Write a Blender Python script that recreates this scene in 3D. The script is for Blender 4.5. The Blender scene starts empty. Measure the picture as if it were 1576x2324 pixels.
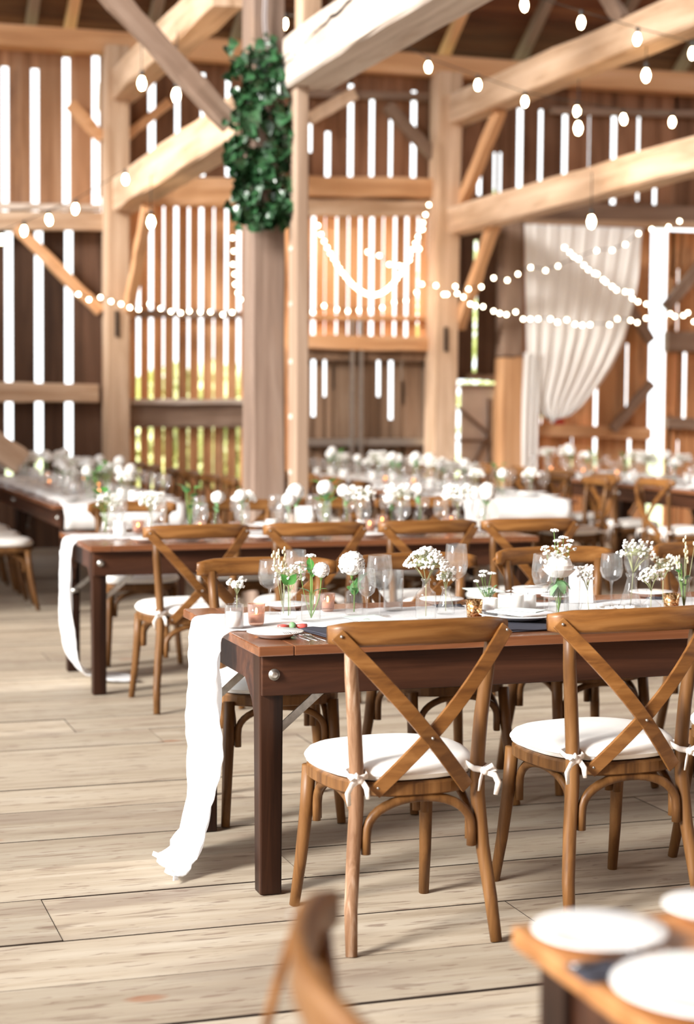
import bpy, bmesh, math, random
from mathutils import Vector, Matrix
random.seed(7)
SC = bpy.context.scene
COL = SC.collection
PI = math.pi
rnd = random.random
def U(a, b): return a + (b - a) * rnd()
def lerp(a, b, t): return a + (b - a) * t

# ------------------------------------------------------------------ camera geometry (the photograph's own perspective)
FPX, TH, PITCH, ROLL, EYE = 4000.0, math.radians(18), math.atan(248 / 4000), .003, 1.48
def ray(px, py):
    a, b = px - 788, 1162 - py
    c, s = math.cos(ROLL), math.sin(ROLL)
    x, y = a * c - b * s, a * s + b * c
    f = FPX * math.cos(PITCH) + y * math.sin(PITCH); u = y * math.cos(PITCH) - FPX * math.sin(PITCH)
    return (x * math.cos(TH) + f * math.sin(TH), -x * math.sin(TH) + f * math.cos(TH), u)
def G(px, py, z=0.0):          # point of the horizontal plane z seen at a pixel
    x, y, u = ray(px, py); t = (z - EYE) / u
    return Vector((x * t, y * t, z))
def W(px, py, Y):              # point of the plane y = Y
    x, y, u = ray(px, py); t = Y / y
    return Vector((x * t, Y, EYE + u * t))
def V(px, py, X):              # point of the plane x = X
    x, y, u = ray(px, py); t = X / x
    return Vector((X, y * t, EYE + u * t))

# ------------------------------------------------------------------ materials
def new_mat(name):
    m = bpy.data.materials.new(name); m.use_nodes = True
    nt = m.node_tree
    return m, nt, nt.nodes['Principled BSDF']
def sp(b, **k):
    names = dict(spec='Specular IOR Level', rough='Roughness', metal='Metallic', sheen='Sheen Weight', sss='Subsurface Weight',
                 coat='Coat Weight', trans='Transmission Weight')
    for a, v in k.items(): b.inputs[names[a]].default_value = v
def ramp(nt, stops):
    r = nt.nodes.new('ShaderNodeValToRGB'); e = r.color_ramp.elements
    e[0].position, e[0].color = stops[0][0], (*stops[0][1], 1)
    e[1].position, e[1].color = stops[-1][0], (*stops[-1][1], 1)
    for p, c in stops[1:-1]:
        x = e.new(p); x.color = (*c, 1)
    return r
def wood(name, dark, mid, light, grain='X', rough=.6, fine=1.0, rand=.25, bump=.25, spec=.35, stain=None, knots=0.0, coat=0.0, objrand=False):
    m, nt, b = new_mat(name); N, L = nt.nodes, nt.links
    tc = N.new('ShaderNodeTexCoord'); mp = N.new('ShaderNodeMapping')
    L.new(tc.outputs['Object'], mp.inputs['Vector'])
    lo, hi = .9 * fine, 14 * fine
    mp.inputs['Scale'].default_value = {'X': (lo, hi, hi), 'Y': (hi, lo, hi), 'Z': (hi, hi, lo)}[grain]
    geo = N.new('ShaderNodeNewGeometry')
    off = N.new('ShaderNodeVectorMath'); off.operation = 'MULTIPLY_ADD'
    off.inputs[1].default_value = (37, 37, 37)
    cmb = N.new('ShaderNodeCombineXYZ')
    for i in range(3): L.new(geo.outputs['Random Per Island'], cmb.inputs[i])
    L.new(cmb.outputs[0], off.inputs[0]); L.new(mp.outputs[0], off.inputs[2])
    n1 = N.new('ShaderNodeTexNoise'); n1.inputs['Scale'].default_value = 1.0; n1.inputs['Detail'].default_value = 5; n1.inputs['Roughness'].default_value = .62
    n1.inputs['Distortion'].default_value = .6
    L.new(off.outputs[0], n1.inputs['Vector'])
    r = ramp(nt, [(.3, dark), (.5, mid), (.72, light)]); L.new(n1.outputs['Fac'], r.inputs[0])
    col = r.outputs[0]
    # tone of each separate board
    hsv = N.new('ShaderNodeHueSaturation'); L.new(col, hsv.inputs['Color'])
    mr = N.new('ShaderNodeMapRange'); mr.inputs['To Min'].default_value = 1 - rand; mr.inputs['To Max'].default_value = 1 + rand
    if objrand:
        oi = N.new('ShaderNodeObjectInfo'); L.new(oi.outputs['Random'], mr.inputs['Value'])
    else:
        L.new(geo.outputs['Random Per Island'], mr.inputs['Value'])
    L.new(mr.outputs[0], hsv.inputs['Value'])
    col = hsv.outputs[0]
    if stain:
        n2 = N.new('ShaderNodeTexNoise'); mp2 = N.new('ShaderNodeMapping')
        L.new(tc.outputs['Object'], mp2.inputs['Vector'])
        mp2.inputs['Scale'].default_value = {'X': (1.6, 5.5, 5.5), 'Y': (5.5, 1.6, 5.5), 'Z': (5.5, 5.5, 1.6)}[grain]
        L.new(mp2.outputs[0], n2.inputs['Vector']); n2.inputs['Scale'].default_value = 1.0; n2.inputs['Detail'].default_value = 5
        r2 = ramp(nt, [(.56, (0, 0, 0)), (.72, (1, 1, 1))]); L.new(n2.outputs['Fac'], r2.inputs[0])
        mx = N.new('ShaderNodeMixRGB'); mx.inputs[2].default_value = (*stain, 1)
        ml = N.new('ShaderNodeMath'); ml.operation = 'MULTIPLY'; ml.inputs[1].default_value = .6
        L.new(r2.outputs[0], ml.inputs[0]); L.new(ml.outputs[0], mx.inputs[0]); L.new(col, mx.inputs[1]); col = mx.outputs[0]
    if name == 'floor_planks':
        for sc3, th0, th1, cc, amt in (((3.2, 26, 26), .6, .68, (.2, .14, .1), .6), ((1.1, 3.4, 3.4), .54, .68, (.27, .21, .165), .6), ((9, 60, 60), .6, .66, (.18, .11, .08), .6)):
            n4 = N.new('ShaderNodeTexNoise'); mp4 = N.new('ShaderNodeMapping'); L.new(off.outputs[0], mp4.inputs['Vector']) if False else L.new(tc.outputs['Object'], mp4.inputs['Vector'])
            mp4.inputs['Scale'].default_value = sc3; mp4.inputs['Location'].default_value = (sc3[0], 3, 1); L.new(mp4.outputs[0], n4.inputs['Vector']); n4.inputs['Scale'].default_value = 1; n4.inputs['Detail'].default_value = 4; n4.inputs['Distortion'].default_value = .5
            r4 = ramp(nt, [(th0, (0, 0, 0)), (th1, (1, 1, 1))]); L.new(n4.outputs['Fac'], r4.inputs[0])
            m4 = N.new('ShaderNodeMixRGB'); m4.inputs[2].default_value = (*cc, 1); q4 = N.new('ShaderNodeMath'); q4.operation = 'MULTIPLY'; q4.inputs[1].default_value = amt
            L.new(r4.outputs[0], q4.inputs[0]); L.new(q4.outputs[0], m4.inputs[0]); L.new(col, m4.inputs[1]); col = m4.outputs[0]
    if knots:
        v = N.new('ShaderNodeTexVoronoi'); mp3 = N.new('ShaderNodeMapping'); L.new(tc.outputs['Object'], mp3.inputs['Vector'])
        mp3.inputs['Scale'].default_value = {'X': (1.3, 2.6, 2.6), 'Y': (2.6, 1.3, 2.6), 'Z': (2.6, 2.6, 1.3)}[grain]
        L.new(mp3.outputs[0], v.inputs['Vector']); v.inputs['Scale'].default_value = 1.0
        r3 = ramp(nt, [(.045, (1, 1, 1)), (.085, (0, 0, 0))]); L.new(v.outputs['Distance'], r3.inputs[0])
        mx = N.new('ShaderNodeMixRGB'); mx.inputs[2].default_value = (.33, .13, .06, 1)
        ml = N.new('ShaderNodeMath'); ml.operation = 'MULTIPLY'; ml.inputs[1].default_value = knots
        L.new(r3.outputs[0], ml.inputs[0]); L.new(ml.outputs[0], mx.inputs[0]); L.new(col, mx.inputs[1]); col = mx.outputs[0]
    L.new(col, b.inputs['Base Color'])
    bm = N.new('ShaderNodeBump'); bm.inputs['Strength'].default_value = bump; bm.inputs['Distance'].default_value = .004
    L.new(n1.outputs['Fac'], bm.inputs['Height']); L.new(bm.outputs[0], b.inputs['Normal'])
    sp(b, rough=rough, spec=spec, coat=coat)
    return m
def plain(name, col, rough=.5, spec=.4, metal=0, var=0.0, scale=30, bump=0.0, sss=0, sheen=0):
    m, nt, b = new_mat(name); N, L = nt.nodes, nt.links
    b.inputs['Base Color'].default_value = (*col, 1)
    if var or bump:
        n = N.new('ShaderNodeTexNoise'); n.inputs['Scale'].default_value = scale; n.inputs['Detail'].default_value = 4
        tc = N.new('ShaderNodeTexCoord'); L.new(tc.outputs['Object'], n.inputs['Vector'])
        if var:
            r = ramp(nt, [(.3, tuple(c * (1 - var) for c in col)), (.7, tuple(min(1, c * (1 + var)) for c in col))])
            L.new(n.outputs['Fac'], r.inputs[0]); L.new(r.outputs[0], b.inputs['Base Color'])
        if bump:
            q = N.new('ShaderNodeBump'); q.inputs['Strength'].default_value = bump; q.inputs['Distance'].default_value = .003
            L.new(n.outputs['Fac'], q.inputs['Height']); L.new(q.outputs[0], b.inputs['Normal'])
    sp(b, rough=rough, spec=spec, metal=metal, sss=sss, sheen=sheen)
    if sss: b.inputs['Subsurface Radius'].default_value = (.01, .008, .006); b.inputs['Subsurface Scale'].default_value = .3
    return m
def glassy(name, tint=(.97, .98, .98), k=1.0, haze=0.0):
    m = bpy.data.materials.new(name); m.use_nodes = True; nt = m.node_tree; N, L = nt.nodes, nt.links; N.clear()
    out = N.new('ShaderNodeOutputMaterial'); t = N.new('ShaderNodeBsdfTransparent'); t.inputs[0].default_value = (*tint, 1)
    g = N.new('ShaderNodeBsdfGlossy'); g.inputs['Roughness'].default_value = .03
    lw = N.new('ShaderNodeLayerWeight'); lw.inputs['Blend'].default_value = .5
    pw = N.new('ShaderNodeMath'); pw.operation = 'POWER'; pw.inputs[1].default_value = 2.6; L.new(lw.outputs['Facing'], pw.inputs[0])
    ml = N.new('ShaderNodeMath'); ml.operation = 'MULTIPLY_ADD'; ml.inputs[1].default_value = .32 * k; ml.inputs[2].default_value = .04
    L.new(pw.outputs[0], ml.inputs[0])
    mx = N.new('ShaderNodeMixShader'); L.new(ml.outputs[0], mx.inputs[0]); L.new(t.outputs[0], mx.inputs[1]); L.new(g.outputs[0], mx.inputs[2])
    res = mx.outputs[0]
    if haze:
        d = N.new('ShaderNodeBsdfDiffuse'); d.inputs[0].default_value = (.95, .95, .93, 1)
        mx2 = N.new('ShaderNodeMixShader'); mx2.inputs[0].default_value = haze; L.new(res, mx2.inputs[1]); L.new(d.outputs[0], mx2.inputs[2]); res = mx2.outputs[0]
    L.new(res, out.inputs[0])
    return m
def cloth(name, col, haze=0.0, rough=.9, bump=.3, scale=300):
    """woven cloth: diffuse + translucent, optionally see-through"""
    m = bpy.data.materials.new(name); m.use_nodes = True; nt = m.node_tree; N, L = nt.nodes, nt.links; N.clear()
    out = N.new('ShaderNodeOutputMaterial'); d = N.new('ShaderNodeBsdfDiffuse'); tr = N.new('ShaderNodeBsdfTranslucent')
    for n in (d, tr): n.inputs[0].default_value = (*col, 1)
    no = N.new('ShaderNodeTexNoise'); no.inputs['Scale'].default_value = scale
    tc = N.new('ShaderNodeTexCoord'); L.new(tc.outputs['Object'], no.inputs['Vector'])
    bp = N.new('ShaderNodeBump'); bp.inputs['Strength'].default_value = bump; bp.inputs['Distance'].default_value = .002
    L.new(no.outputs['Fac'], bp.inputs['Height']); L.new(bp.outputs[0], d.inputs['Normal'])
    mx = N.new('ShaderNodeMixShader'); mx.inputs[0].default_value = .3; L.new(d.outputs[0], mx.inputs[1]); L.new(tr.outputs[0], mx.inputs[2])
    res = mx.outputs[0]
    if haze:
        t = N.new('ShaderNodeBsdfTransparent'); m2 = N.new('ShaderNodeMixShader'); m2.inputs[0].default_value = haze
        L.new(res, m2.inputs[1]); L.new(t.outputs[0], m2.inputs[2]); res = m2.outputs[0]
    L.new(res, out.inputs[0])
    return m
def emit(name, col, s):
    m, nt, b = new_mat(name)
    b.inputs['Base Color'].default_value = (*col, 1); b.inputs['Emission Color'].default_value = (*col, 1); b.inputs['Emission Strength'].default_value = s
    return m
def speckled(name, base, glow):
    m, nt, b = new_mat(name); N, L = nt.nodes, nt.links
    n = N.new('ShaderNodeTexNoise'); n.inputs['Scale'].default_value = 160; n.inputs['Detail'].default_value = 3
    tc = N.new('ShaderNodeTexCoord'); L.new(tc.outputs['Object'], n.inputs['Vector'])
    r = ramp(nt, [(.42, tuple(c * .35 for c in base)), (.52, base), (.62, glow)]); L.new(n.outputs['Fac'], r.inputs[0]); L.new(r.outputs[0], b.inputs['Base Color'])
    sp(b, rough=.18, metal=.85)
    return m

M = {}
M['floor'] = wood('floor_planks', (.32, .255, .185), (.425, .355, .27), (.49, .43, .345), 'X', .6, 1.0, .15, .3, .35, stain=(.33, .25, .19), knots=.6)
M['board'] = wood('barn_boards', (.42, .18, .08), (.72, .37, .175), (.84, .52, .3), 'Z', .8, .6, .3, .4, .2, stain=(.2, .11, .07))  # strong light on the slatted walls is put into this brighter tone
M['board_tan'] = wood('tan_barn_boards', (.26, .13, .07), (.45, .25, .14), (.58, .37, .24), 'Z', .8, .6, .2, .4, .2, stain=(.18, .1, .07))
M['board_dark'] = wood('dark_barn_boards', (.05, .028, .02), (.10, .055, .035), (.16, .09, .06), 'Z', .8, .6, .35, .4, .2)  # weak light on the lower left wall is put into this darker tone
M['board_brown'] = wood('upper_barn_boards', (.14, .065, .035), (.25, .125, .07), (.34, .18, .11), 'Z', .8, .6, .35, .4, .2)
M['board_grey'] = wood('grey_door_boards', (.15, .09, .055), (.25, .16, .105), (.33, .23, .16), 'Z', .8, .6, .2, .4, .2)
M['beam'] = wood('hewn_beam', (.4, .255, .155), (.62, .435, .3), (.76, .59, .44), 'X', .75, .5, .12, .5, .25, stain=(.4, .25, .15), objrand=True)
M['beam_z'] = wood('ladder_rail_wood', (.28, .18, .12), (.4, .28, .2), (.5, .37, .28), 'Z', .75, .6, .1, .4, .25)
M['post_grey'] = wood('weathered_post', (.15, .1, .075), (.25, .175, .135), (.36, .27, .215), 'X', .75, .5, .08, .5, .25, stain=(.3, .2, .14), objrand=True)
M['beam_pale'] = wood('pale_beam', (.42, .34, .28), (.64, .55, .48), (.78, .7, .63), 'X', .75, .5, .08, .5, .25, stain=(.45, .33, .24), objrand=True)
M['beam_orange'] = wood('orange_beam', (.46, .225, .1), (.68, .38, .195), (.8, .5, .3), 'X', .75, .5, .12, .5, .25, objrand=True)
M['beam_brown'] = wood('brown_beam', (.16, .10, .07), (.27, .18, .13), (.36, .26, .2), 'X', .75, .5, .12, .5, .25, objrand=True)
M['roof'] = wood('roof_boards', (.045, .015, .008), (.1, .035, .017), (.16, .065, .03), 'X', .8, .6, .5, .4, .2)
M['chair'] = wood('chair_wood', (.07, .028, .009), (.15, .066, .02), (.23, .112, .04), 'Z', .42, 1.6, .15, .12, .3, objrand=True)
M['chair_rail'] = wood('chair_rail_wood', (.1, .038, .011), (.2, .083, .022), (.29, .136, .043), 'X', .36, 1.6, .15, .1, .35, objrand=True)
M['chair_worn'] = wood('worn_chair_wood', (.13, .055, .022), (.26, .145, .08), (.5, .38, .29), 'Z', .6, 3.0, .1, .3, .3)
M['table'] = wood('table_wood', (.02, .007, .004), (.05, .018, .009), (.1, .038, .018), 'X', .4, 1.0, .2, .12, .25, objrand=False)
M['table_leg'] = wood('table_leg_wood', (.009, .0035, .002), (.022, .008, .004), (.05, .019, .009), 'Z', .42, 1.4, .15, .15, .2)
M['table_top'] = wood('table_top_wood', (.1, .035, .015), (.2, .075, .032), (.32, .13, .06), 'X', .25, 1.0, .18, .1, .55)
M['top_orange'] = wood('orange_table_top', (.2, .075, .02), (.38, .16, .05), (.5, .24, .09), 'X', .3, 1.0, .12, .1, .35)
M['crack'] = plain('crack_dark', (.06, .045, .035), .9)
M['cushion'] = plain('cushion_cotton', (.93, .91, .87), .9, .2, var=.03, scale=12, bump=.5)
M['tie'] = plain('cushion_tie', (.88, .82, .77), .9, .2, bump=.5, scale=90)
M['lace'] = cloth('lace_runner', (.95, .95, .96), .06, bump=.9, scale=120)
M['linen'] = cloth('white_linen', (.94, .93, .93), 0)
M['drape'] = cloth('sheer_drape', (.98, .965, .95), .05, bump=.2, scale=60)
M['china'] = plain('white_china', (.93, .93, .93), .12, .5)
M['china2'] = plain('cream_china', (.88, .86, .82), .2, .5)
M['steel'] = plain('brushed_steel', (.75, .74, .73), .22, .5, metal=1)
M['zinc'] = plain('zinc_brace', (.45, .43, .4), .38, .5, metal=.9, var=.2, scale=60)
M['copper'] = plain('rose_copper', (.86, .5, .33), .15, .5, metal=.9)
M['mercury'] = speckled('mercury_glass', (.8, .42, .16), (1, .8, .5))
M['rosegold'] = glassy('rose_gold_glass', (.9, .7, .6), 1.4, .12)
M['glass'] = glassy('clear_glass', (.985, .988, .99), 1.4, .03)
M['glass2'] = glassy('ribbed_glass', (.98, .985, .985), 1.5, .05)
M['frost'] = glassy('frosted_glass', (.97, .98, .98), .6, .5)
M['wax'] = plain('white_wax', (.95, .94, .92), .45, .4, sss=.3)
M['flame'] = emit('candle_flame', (1, .6, .2), 14)
M['petal'] = plain('white_petal', (.96, .95, .92), .7, .25)
M['petal_cream'] = plain('cream_petal', (.93, .91, .8), .7, .25)
M['stem'] = plain('green_stem', (.16, .27, .07), .6, .3)
M['stem_pale'] = plain('pale_stem', (.38, .4, .22), .6, .3)
M['leaf'] = plain('green_leaf', (.07, .24, .05), .42, .5, var=.35, scale=25)
M['leaf_soft'] = plain('soft_leaf', (.2, .38, .18), .5, .4, var=.25, scale=25)
M['ivy'] = plain('ivy_leaf', (.03, .095, .036), .3, .75, var=.6, scale=9)
M['seed'] = plain('dry_seed', (.72, .63, .45), .8, .2)
M['ink'] = plain('printed_ink', (.12, .11, .11), .8)
M['paper'] = plain('white_card', (.93, .92, .93), .8, .2)
M['sage'] = plain('sage_paper', (.66, .75, .71), .8, .2)
M['napkin'] = plain('charcoal_napkin', (.05, .05, .065), .9, .2)
M['red'] = plain('red_wrapper', (.75, .12, .1), .4, .5)
M['redpaint'] = plain('red_paint', (.42, .03, .02), .6, .4)
M['rubber'] = plain('black_cable', (.03, .03, .03), .5)
M['greycable'] = plain('grey_cable', (.35, .3, .29), .5)
M['bulb'] = emit('edison_bulb', (1, .72, .4), 45)
M['fairy'] = emit('fairy_bulb', (1, .84, .6), 15)
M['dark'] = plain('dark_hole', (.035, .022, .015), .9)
M['whitepaint'] = plain('white_door_paint', (.85, .77, .72), .7, .3, var=.08, scale=4)
M['bark'] = plain('bark', (.18, .13, .09), .9)
M['lawn'] = plain('lawn', (.62, .7, .4), .9, var=.2, scale=2)
M['hedge'] = plain('hedge_leaf', (.72, .84, .4), .7, var=.4, scale=2)

# ------------------------------------------------------------------ mesh builder
class MB:
    def __init__(s): s.v = []; s.f = []; s.mi = []; s.sm = []
    def add(s, vs, fs, mi=0, sm=False):
        o = len(s.v); s.v += [tuple(p) for p in vs]
        for f in fs: s.f.append(tuple(i + o for i in f)); s.mi.append(mi); s.sm.append(sm)
        return s
    def box(s, x0, x1, y0, y1, z0, z1, mi=0):
        return s.hexa([(x0, y0, z0), (x1, y0, z0), (x1, y1, z0), (x0, y1, z0), (x0, y0, z1), (x1, y0, z1), (x1, y1, z1), (x0, y1, z1)], mi)
    def hexa(s, p, mi=0):
        return s.add(p, [(3, 2, 1, 0), (4, 5, 6, 7), (0, 1, 5, 4), (1, 2, 6, 5), (2, 3, 7, 6), (3, 0, 4, 7)], mi)
    def tube(s, pts, r, n=8, mi=0, flat=None, cap=True, up=None, sm=True):
        """sweep an ellipse (or a box when n=4) along points; r may be a list; flat=(a,b) multiplies the two radii"""
        pts = [Vector(p) for p in pts]; k = len(pts)
        rs = r if isinstance(r, (list, tuple)) else [r] * k
        a, b = flat or (1, 1)
        vs = []; prev = None
        for i, p in enumerate(pts):
            t = (pts[min(i + 1, k - 1)] - pts[max(i - 1, 0)]).normalized()
            if prev is None:
                ref = Vector(up) if up else (Vector((0, 0, 1)) if abs(t.z) < .9 else Vector((0, 1, 0)))
                u = (ref - t * ref.dot(t)).normalized()
            else:
                u = (prev - t * prev.dot(t)).normalized()
            prev = u; w = t.cross(u)
            for j in range(n):
                an = 2 * PI * (j + (.5 if n == 4 else 0)) / n; q = 1.4142 if n == 4 else 1
                vs.append(p + u * (math.cos(an) * rs[i] * a * q) + w * (math.sin(an) * rs[i] * b * q))
        fs = [(i * n + j, i * n + (j + 1) % n, (i + 1) * n + (j + 1) % n, (i + 1) * n + j) for i in range(k - 1) for j in range(n)]
        if cap: fs += [tuple(range(n - 1, -1, -1)), tuple(range((k - 1) * n, k * n))]
        return s.add(vs, fs, mi, sm)
    def lathe(s, prof, n=24, c=(0, 0, 0), mi=0, rib=0, ribn=0, sm=True):
        vs = []; fs = []
        for r, z in prof:
            for j in range(n):
                a = 2 * PI * j / n
                rr = r * (1 + (rib * math.cos(ribn * a) if ribn else 0))
                vs.append((c[0] + rr * math.cos(a), c[1] + rr * math.sin(a), c[2] + z))
        for i in range(len(prof) - 1):
            for j in range(n): fs.append((i * n + j, i * n + (j + 1) % n, (i + 1) * n + (j + 1) % n, (i + 1) * n + j))
        return s.add(vs, fs, mi, sm)
    def ball(s, c, r, n=6, m=4, mi=0, sz=1):
        prof = [(max(1e-5, r * math.sin(PI * i / m)), -r * sz * math.cos(PI * i / m)) for i in range(m + 1)]
        return s.lathe(prof, n, c, mi)
    def grid(s, fn, nu, nv, mi=0, sm=True):
        vs = [fn(i / nu, j / nv) for j in range(nv + 1) for i in range(nu + 1)]
        fs = [(j * (nu + 1) + i, j * (nu + 1) + i + 1, (j + 1) * (nu + 1) + i + 1, (j + 1) * (nu + 1) + i) for j in range(nv) for i in range(nu)]
        return s.add(vs, fs, mi, sm)
    def build(s, name, mats, parent=None, loc=None, bevel=0, solid=0, sub=0):
        me = bpy.data.meshes.new(name); me.from_pydata(s.v, [], s.f)
        if not isinstance(mats, (list, tuple)): mats = [mats]
        for m in mats: me.materials.append(m)
        me.polygons.foreach_set('material_index', s.mi); me.polygons.foreach_set('use_smooth', s.sm); me.update()
        o = bpy.data.objects.new(name, me); COL.objects.link(o)
        if parent is not None: o.parent = parent
        if loc is not None: o.location = loc
        if solid:
            q = o.modifiers.new('s', 'SOLIDIFY'); q.thickness = solid; q.offset = 0
        if bevel:
            q = o.modifiers.new('b', 'BEVEL'); q.width = bevel; q.segments = 2; q.limit_method = 'ANGLE'
        if sub:
            q = o.modifiers.new('u', 'SUBSURF'); q.levels = q.render_levels = sub
        return o
def tag(o, label, cat=None, group=None, kind=None):
    if label: o['label'] = label
    if cat: o['category'] = cat
    if group: o['group'] = group
    if kind: o['kind'] = kind
    return o
def empty(name, loc=(0, 0, 0), rz=0, label=None, cat=None, group=None):
    o = bpy.data.objects.new(name, None); COL.objects.link(o); o.location = loc; o.rotation_euler = (0, 0, rz); o.empty_display_size = .1
    return tag(o, label, cat, group)
CH = {}
def kids(o): return [c for c in bpy.data.objects if c.parent is o]
def copy_tree(o, loc=None, rz=None, label=None, group=None, parent=None, cat=None, sc=None):
    c = o.copy(); COL.objects.link(c)
    if parent is not None: c.parent = parent
    if loc is not None: c.location = loc
    if rz is not None: c.rotation_euler = (0, 0, rz)
    if sc is not None: c.scale = (sc, sc, sc) if not isinstance(sc, tuple) else sc
    if label: c['label'] = label
    if group: c['group'] = group
    elif 'group' in c and label: del c['group']
    key = o.name
    if key not in CH: CH[key] = [k for k in COL.objects if k.parent is o]
    for ch in CH[key]: copy_tree(ch, parent=c)
    return c
def structure(o, label, cat='timber'):
    return tag(o, label, cat, kind='structure')
def beam(name, p0, p1, w, h, mat, label, cat='timber beam', jit=.008, seg=8, up=(0, 0, 1), parent=None, crack=None):
    """hewn timber from p0 to p1; w across, h along up; local X runs along the grain"""
    p0, p1 = Vector(p0), Vector(p1); d = p1 - p0; Ln = d.length; t = d.normalized()
    u = Vector(up); u = (u - t * u.dot(t)).normalized(); r = u.cross(t)
    mb = MB(); vs = []; ch = .06
    c8 = [(-.5, -.5 + ch), (-.5 + ch, -.5), (.5 - ch, -.5), (.5, -.5 + ch), (.5, .5 - ch), (.5 - ch, .5), (-.5 + ch, .5), (-.5, .5 - ch)]
    for i in range(seg + 1):
        for a, b in c8: vs.append((Ln * i / seg, a * w + U(-jit, jit), b * h + U(-jit, jit)))
    fs = [(i * 8 + j, i * 8 + (j + 1) % 8, (i + 1) * 8 + (j + 1) % 8, (i + 1) * 8 + j) for i in range(seg) for j in range(8)]
    fs += [tuple(range(7, -1, -1)), tuple(range(seg * 8, seg * 8 + 8))]
    fs = [tuple(reversed(f)) for f in fs]
    mb.add(vs, fs, 0)
    if crack:
        for (a0, b0, a1, b1, side, th) in crack:   # long drying cracks on the +-y face
            n = 14; pts = [(lerp(a0, a1, i / n) * Ln, side * (w / 2 + .001), lerp(b0, b1, i / n) * h + U(-.012, .012)) for i in range(n + 1)]
            mb.tube(pts, [th * (.25 + math.sin(PI * min(1, .05 + i / n)) * .9) for i in range(n + 1)], 6, 1, flat=(1, .35), up=(0, 0, 1))
    o = mb.build(name, [mat, M['crack']], parent)
    o.matrix_world = Matrix(((t.x, r.x, u.x, p0.x), (t.y, r.y, u.y, p0.y), (t.z, r.z, u.z, p0.z), (0, 0, 0, 1)))
    return structure(o, label, cat)

# ================================================================== BUILDING SHELL
YW = 17.87                                   # inner face of the boarded back wall
def floor():
    mb = MB(); y = -6.0; i = 0
    seams = [4.05, 4.405, 4.78, 5.20, 5.56, 5.915, 6.345, 6.72, 7.13]
    ys = [y]
    while ys[-1] < 3.6: ys.append(ys[-1] + U(.27, .4))
    ys[-1] = 3.68
    ys += seams
    while ys[-1] < 18.6: ys.append(ys[-1] + U(.27, .42))
    for a, b in zip(ys[:-1], ys[1:]):
        x = -7 + U(-2, 0)
        while x < 13:
            ln = U(3.0, 5.0)
            g = U(.0012, .0026) + (U(.003, .006) if (rnd() < .2 or abs(a - 5.915) < .02 or abs(a - 6.345) < .02 or abs(a - 4.405) < .02) else 0); z = U(-.003, .0)
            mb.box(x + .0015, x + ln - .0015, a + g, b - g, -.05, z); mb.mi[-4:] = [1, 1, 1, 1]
            x += ln
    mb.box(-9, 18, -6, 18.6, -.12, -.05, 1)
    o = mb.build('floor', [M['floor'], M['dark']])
    structure(o, 'pale worn wide plank floor of the barn', 'floor')
floor()

def wall_band(name, x0, x1, z0, z1, gaps, mats, label, y0=YW, th=.025, bw=.30, lean=-.006):
    """vertical boards between open gaps. gap = (x, width, zlow, zhigh) ; boards lean slightly with the old frame"""
    mb = MB(); gaps = sorted(gaps); zc = (z0 + z1) / 2
    def sh(x, z): return x + (z - zc) * -lean
    def hexa(xa, xb, za, zb, yy, mi=0):
        p = [(sh(xa, za), yy, za), (sh(xb, za), yy, za), (sh(xb, za), yy + th, za), (sh(xa, za), yy + th, za),
             (sh(xa, zb), yy, zb), (sh(xb, zb), yy, zb), (sh(xb, zb), yy + th, zb), (sh(xa, zb), yy + th, zb)]
        mb.hexa(p, mi)
    cur = x0
    for g in gaps + [(x1 + .5, 1.0, z0, z1)]:
        a, b = cur, g[0] - g[1] / 2
        if b > a:
            n = max(1, round((b - a) / bw)); step = (b - a) / n
            for i in range(n): hexa(a + i * step + (.002 if i else 0), a + (i + 1) * step, z0, z1, y0 + U(-.004, .004))
        if g[0] < x1:
            ga, gb = g[0] - g[1] / 2 - .004, g[0] + g[1] / 2 + .004
            if g[2] > z0 + .02: hexa(ga, gb, z0, g[2], y0 + .012)
            if g[3] < z1 - .02: hexa(ga, gb, g[3], z1, y0 + .012)
        cur = g[0] + g[1] / 2
    return structure(mb.build(name, mats), label, 'wall')
def gp(px, yt, yb, w):
    a, b = W(px, yt, YW), W(px, yb, YW)
    return ((a.x + b.x) / 2, w, b.z, a.z)
XL, XR = -4.0, 13.0
# left of the left post, upper and lower boards
wall_band('wall_back', XL, 3.18, 3.28, 5.15, [gp(12, 150, 520, .07), gp(80, 155, 520, .075), gp(151, 130, 520, .075), gp(218, 125, 520, .075), gp(-60, 150, 520, .07), gp(-130, 150, 520, .07)],
          [M['board_tan']], 'brown vertical boards with bright open gaps, upper left wall')
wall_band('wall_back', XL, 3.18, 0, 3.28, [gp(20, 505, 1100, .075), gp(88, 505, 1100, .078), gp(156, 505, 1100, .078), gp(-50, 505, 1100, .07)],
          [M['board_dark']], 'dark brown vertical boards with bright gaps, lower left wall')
up = [gp(345, 165, 400, .07), gp(403, 165, 400, .05), gp(461, 165, 400, .05), gp(518, 165, 400, .05), gp(705, 280, 345, .04), gp(745, 298, 405, .06),
      gp(797, 190, 430, .058), gp(845, 225, 430, .052), gp(888, 270, 430, .04), gp(940, 205, 430, .062)]
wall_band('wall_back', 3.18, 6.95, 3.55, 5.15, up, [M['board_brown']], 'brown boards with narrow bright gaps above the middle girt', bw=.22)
lo = []
ws = [.04, .045, .022, .046, .024, .046, .02, .034, .045]
for k, w in enumerate(ws): lo.append(gp(314.5 + 28.4 * k, 545 if k == 0 else 440, 1110, w))
wall_band('wall_back', 3.18, 4.75, 0, 3.6, lo, [M['board']], 'orange brown narrow boards with many bright gaps behind the left post', bw=.3)
wall_band('wall_back', 4.75, 5.3, 0, 3.6, [gp(640, 440, 1000, .05)], [M['board']], 'brown boards behind the central post')
lo = []
ws = [.05, .014, .024, .022, .028, .052, .02, .034, .042, .03, .055]
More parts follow.
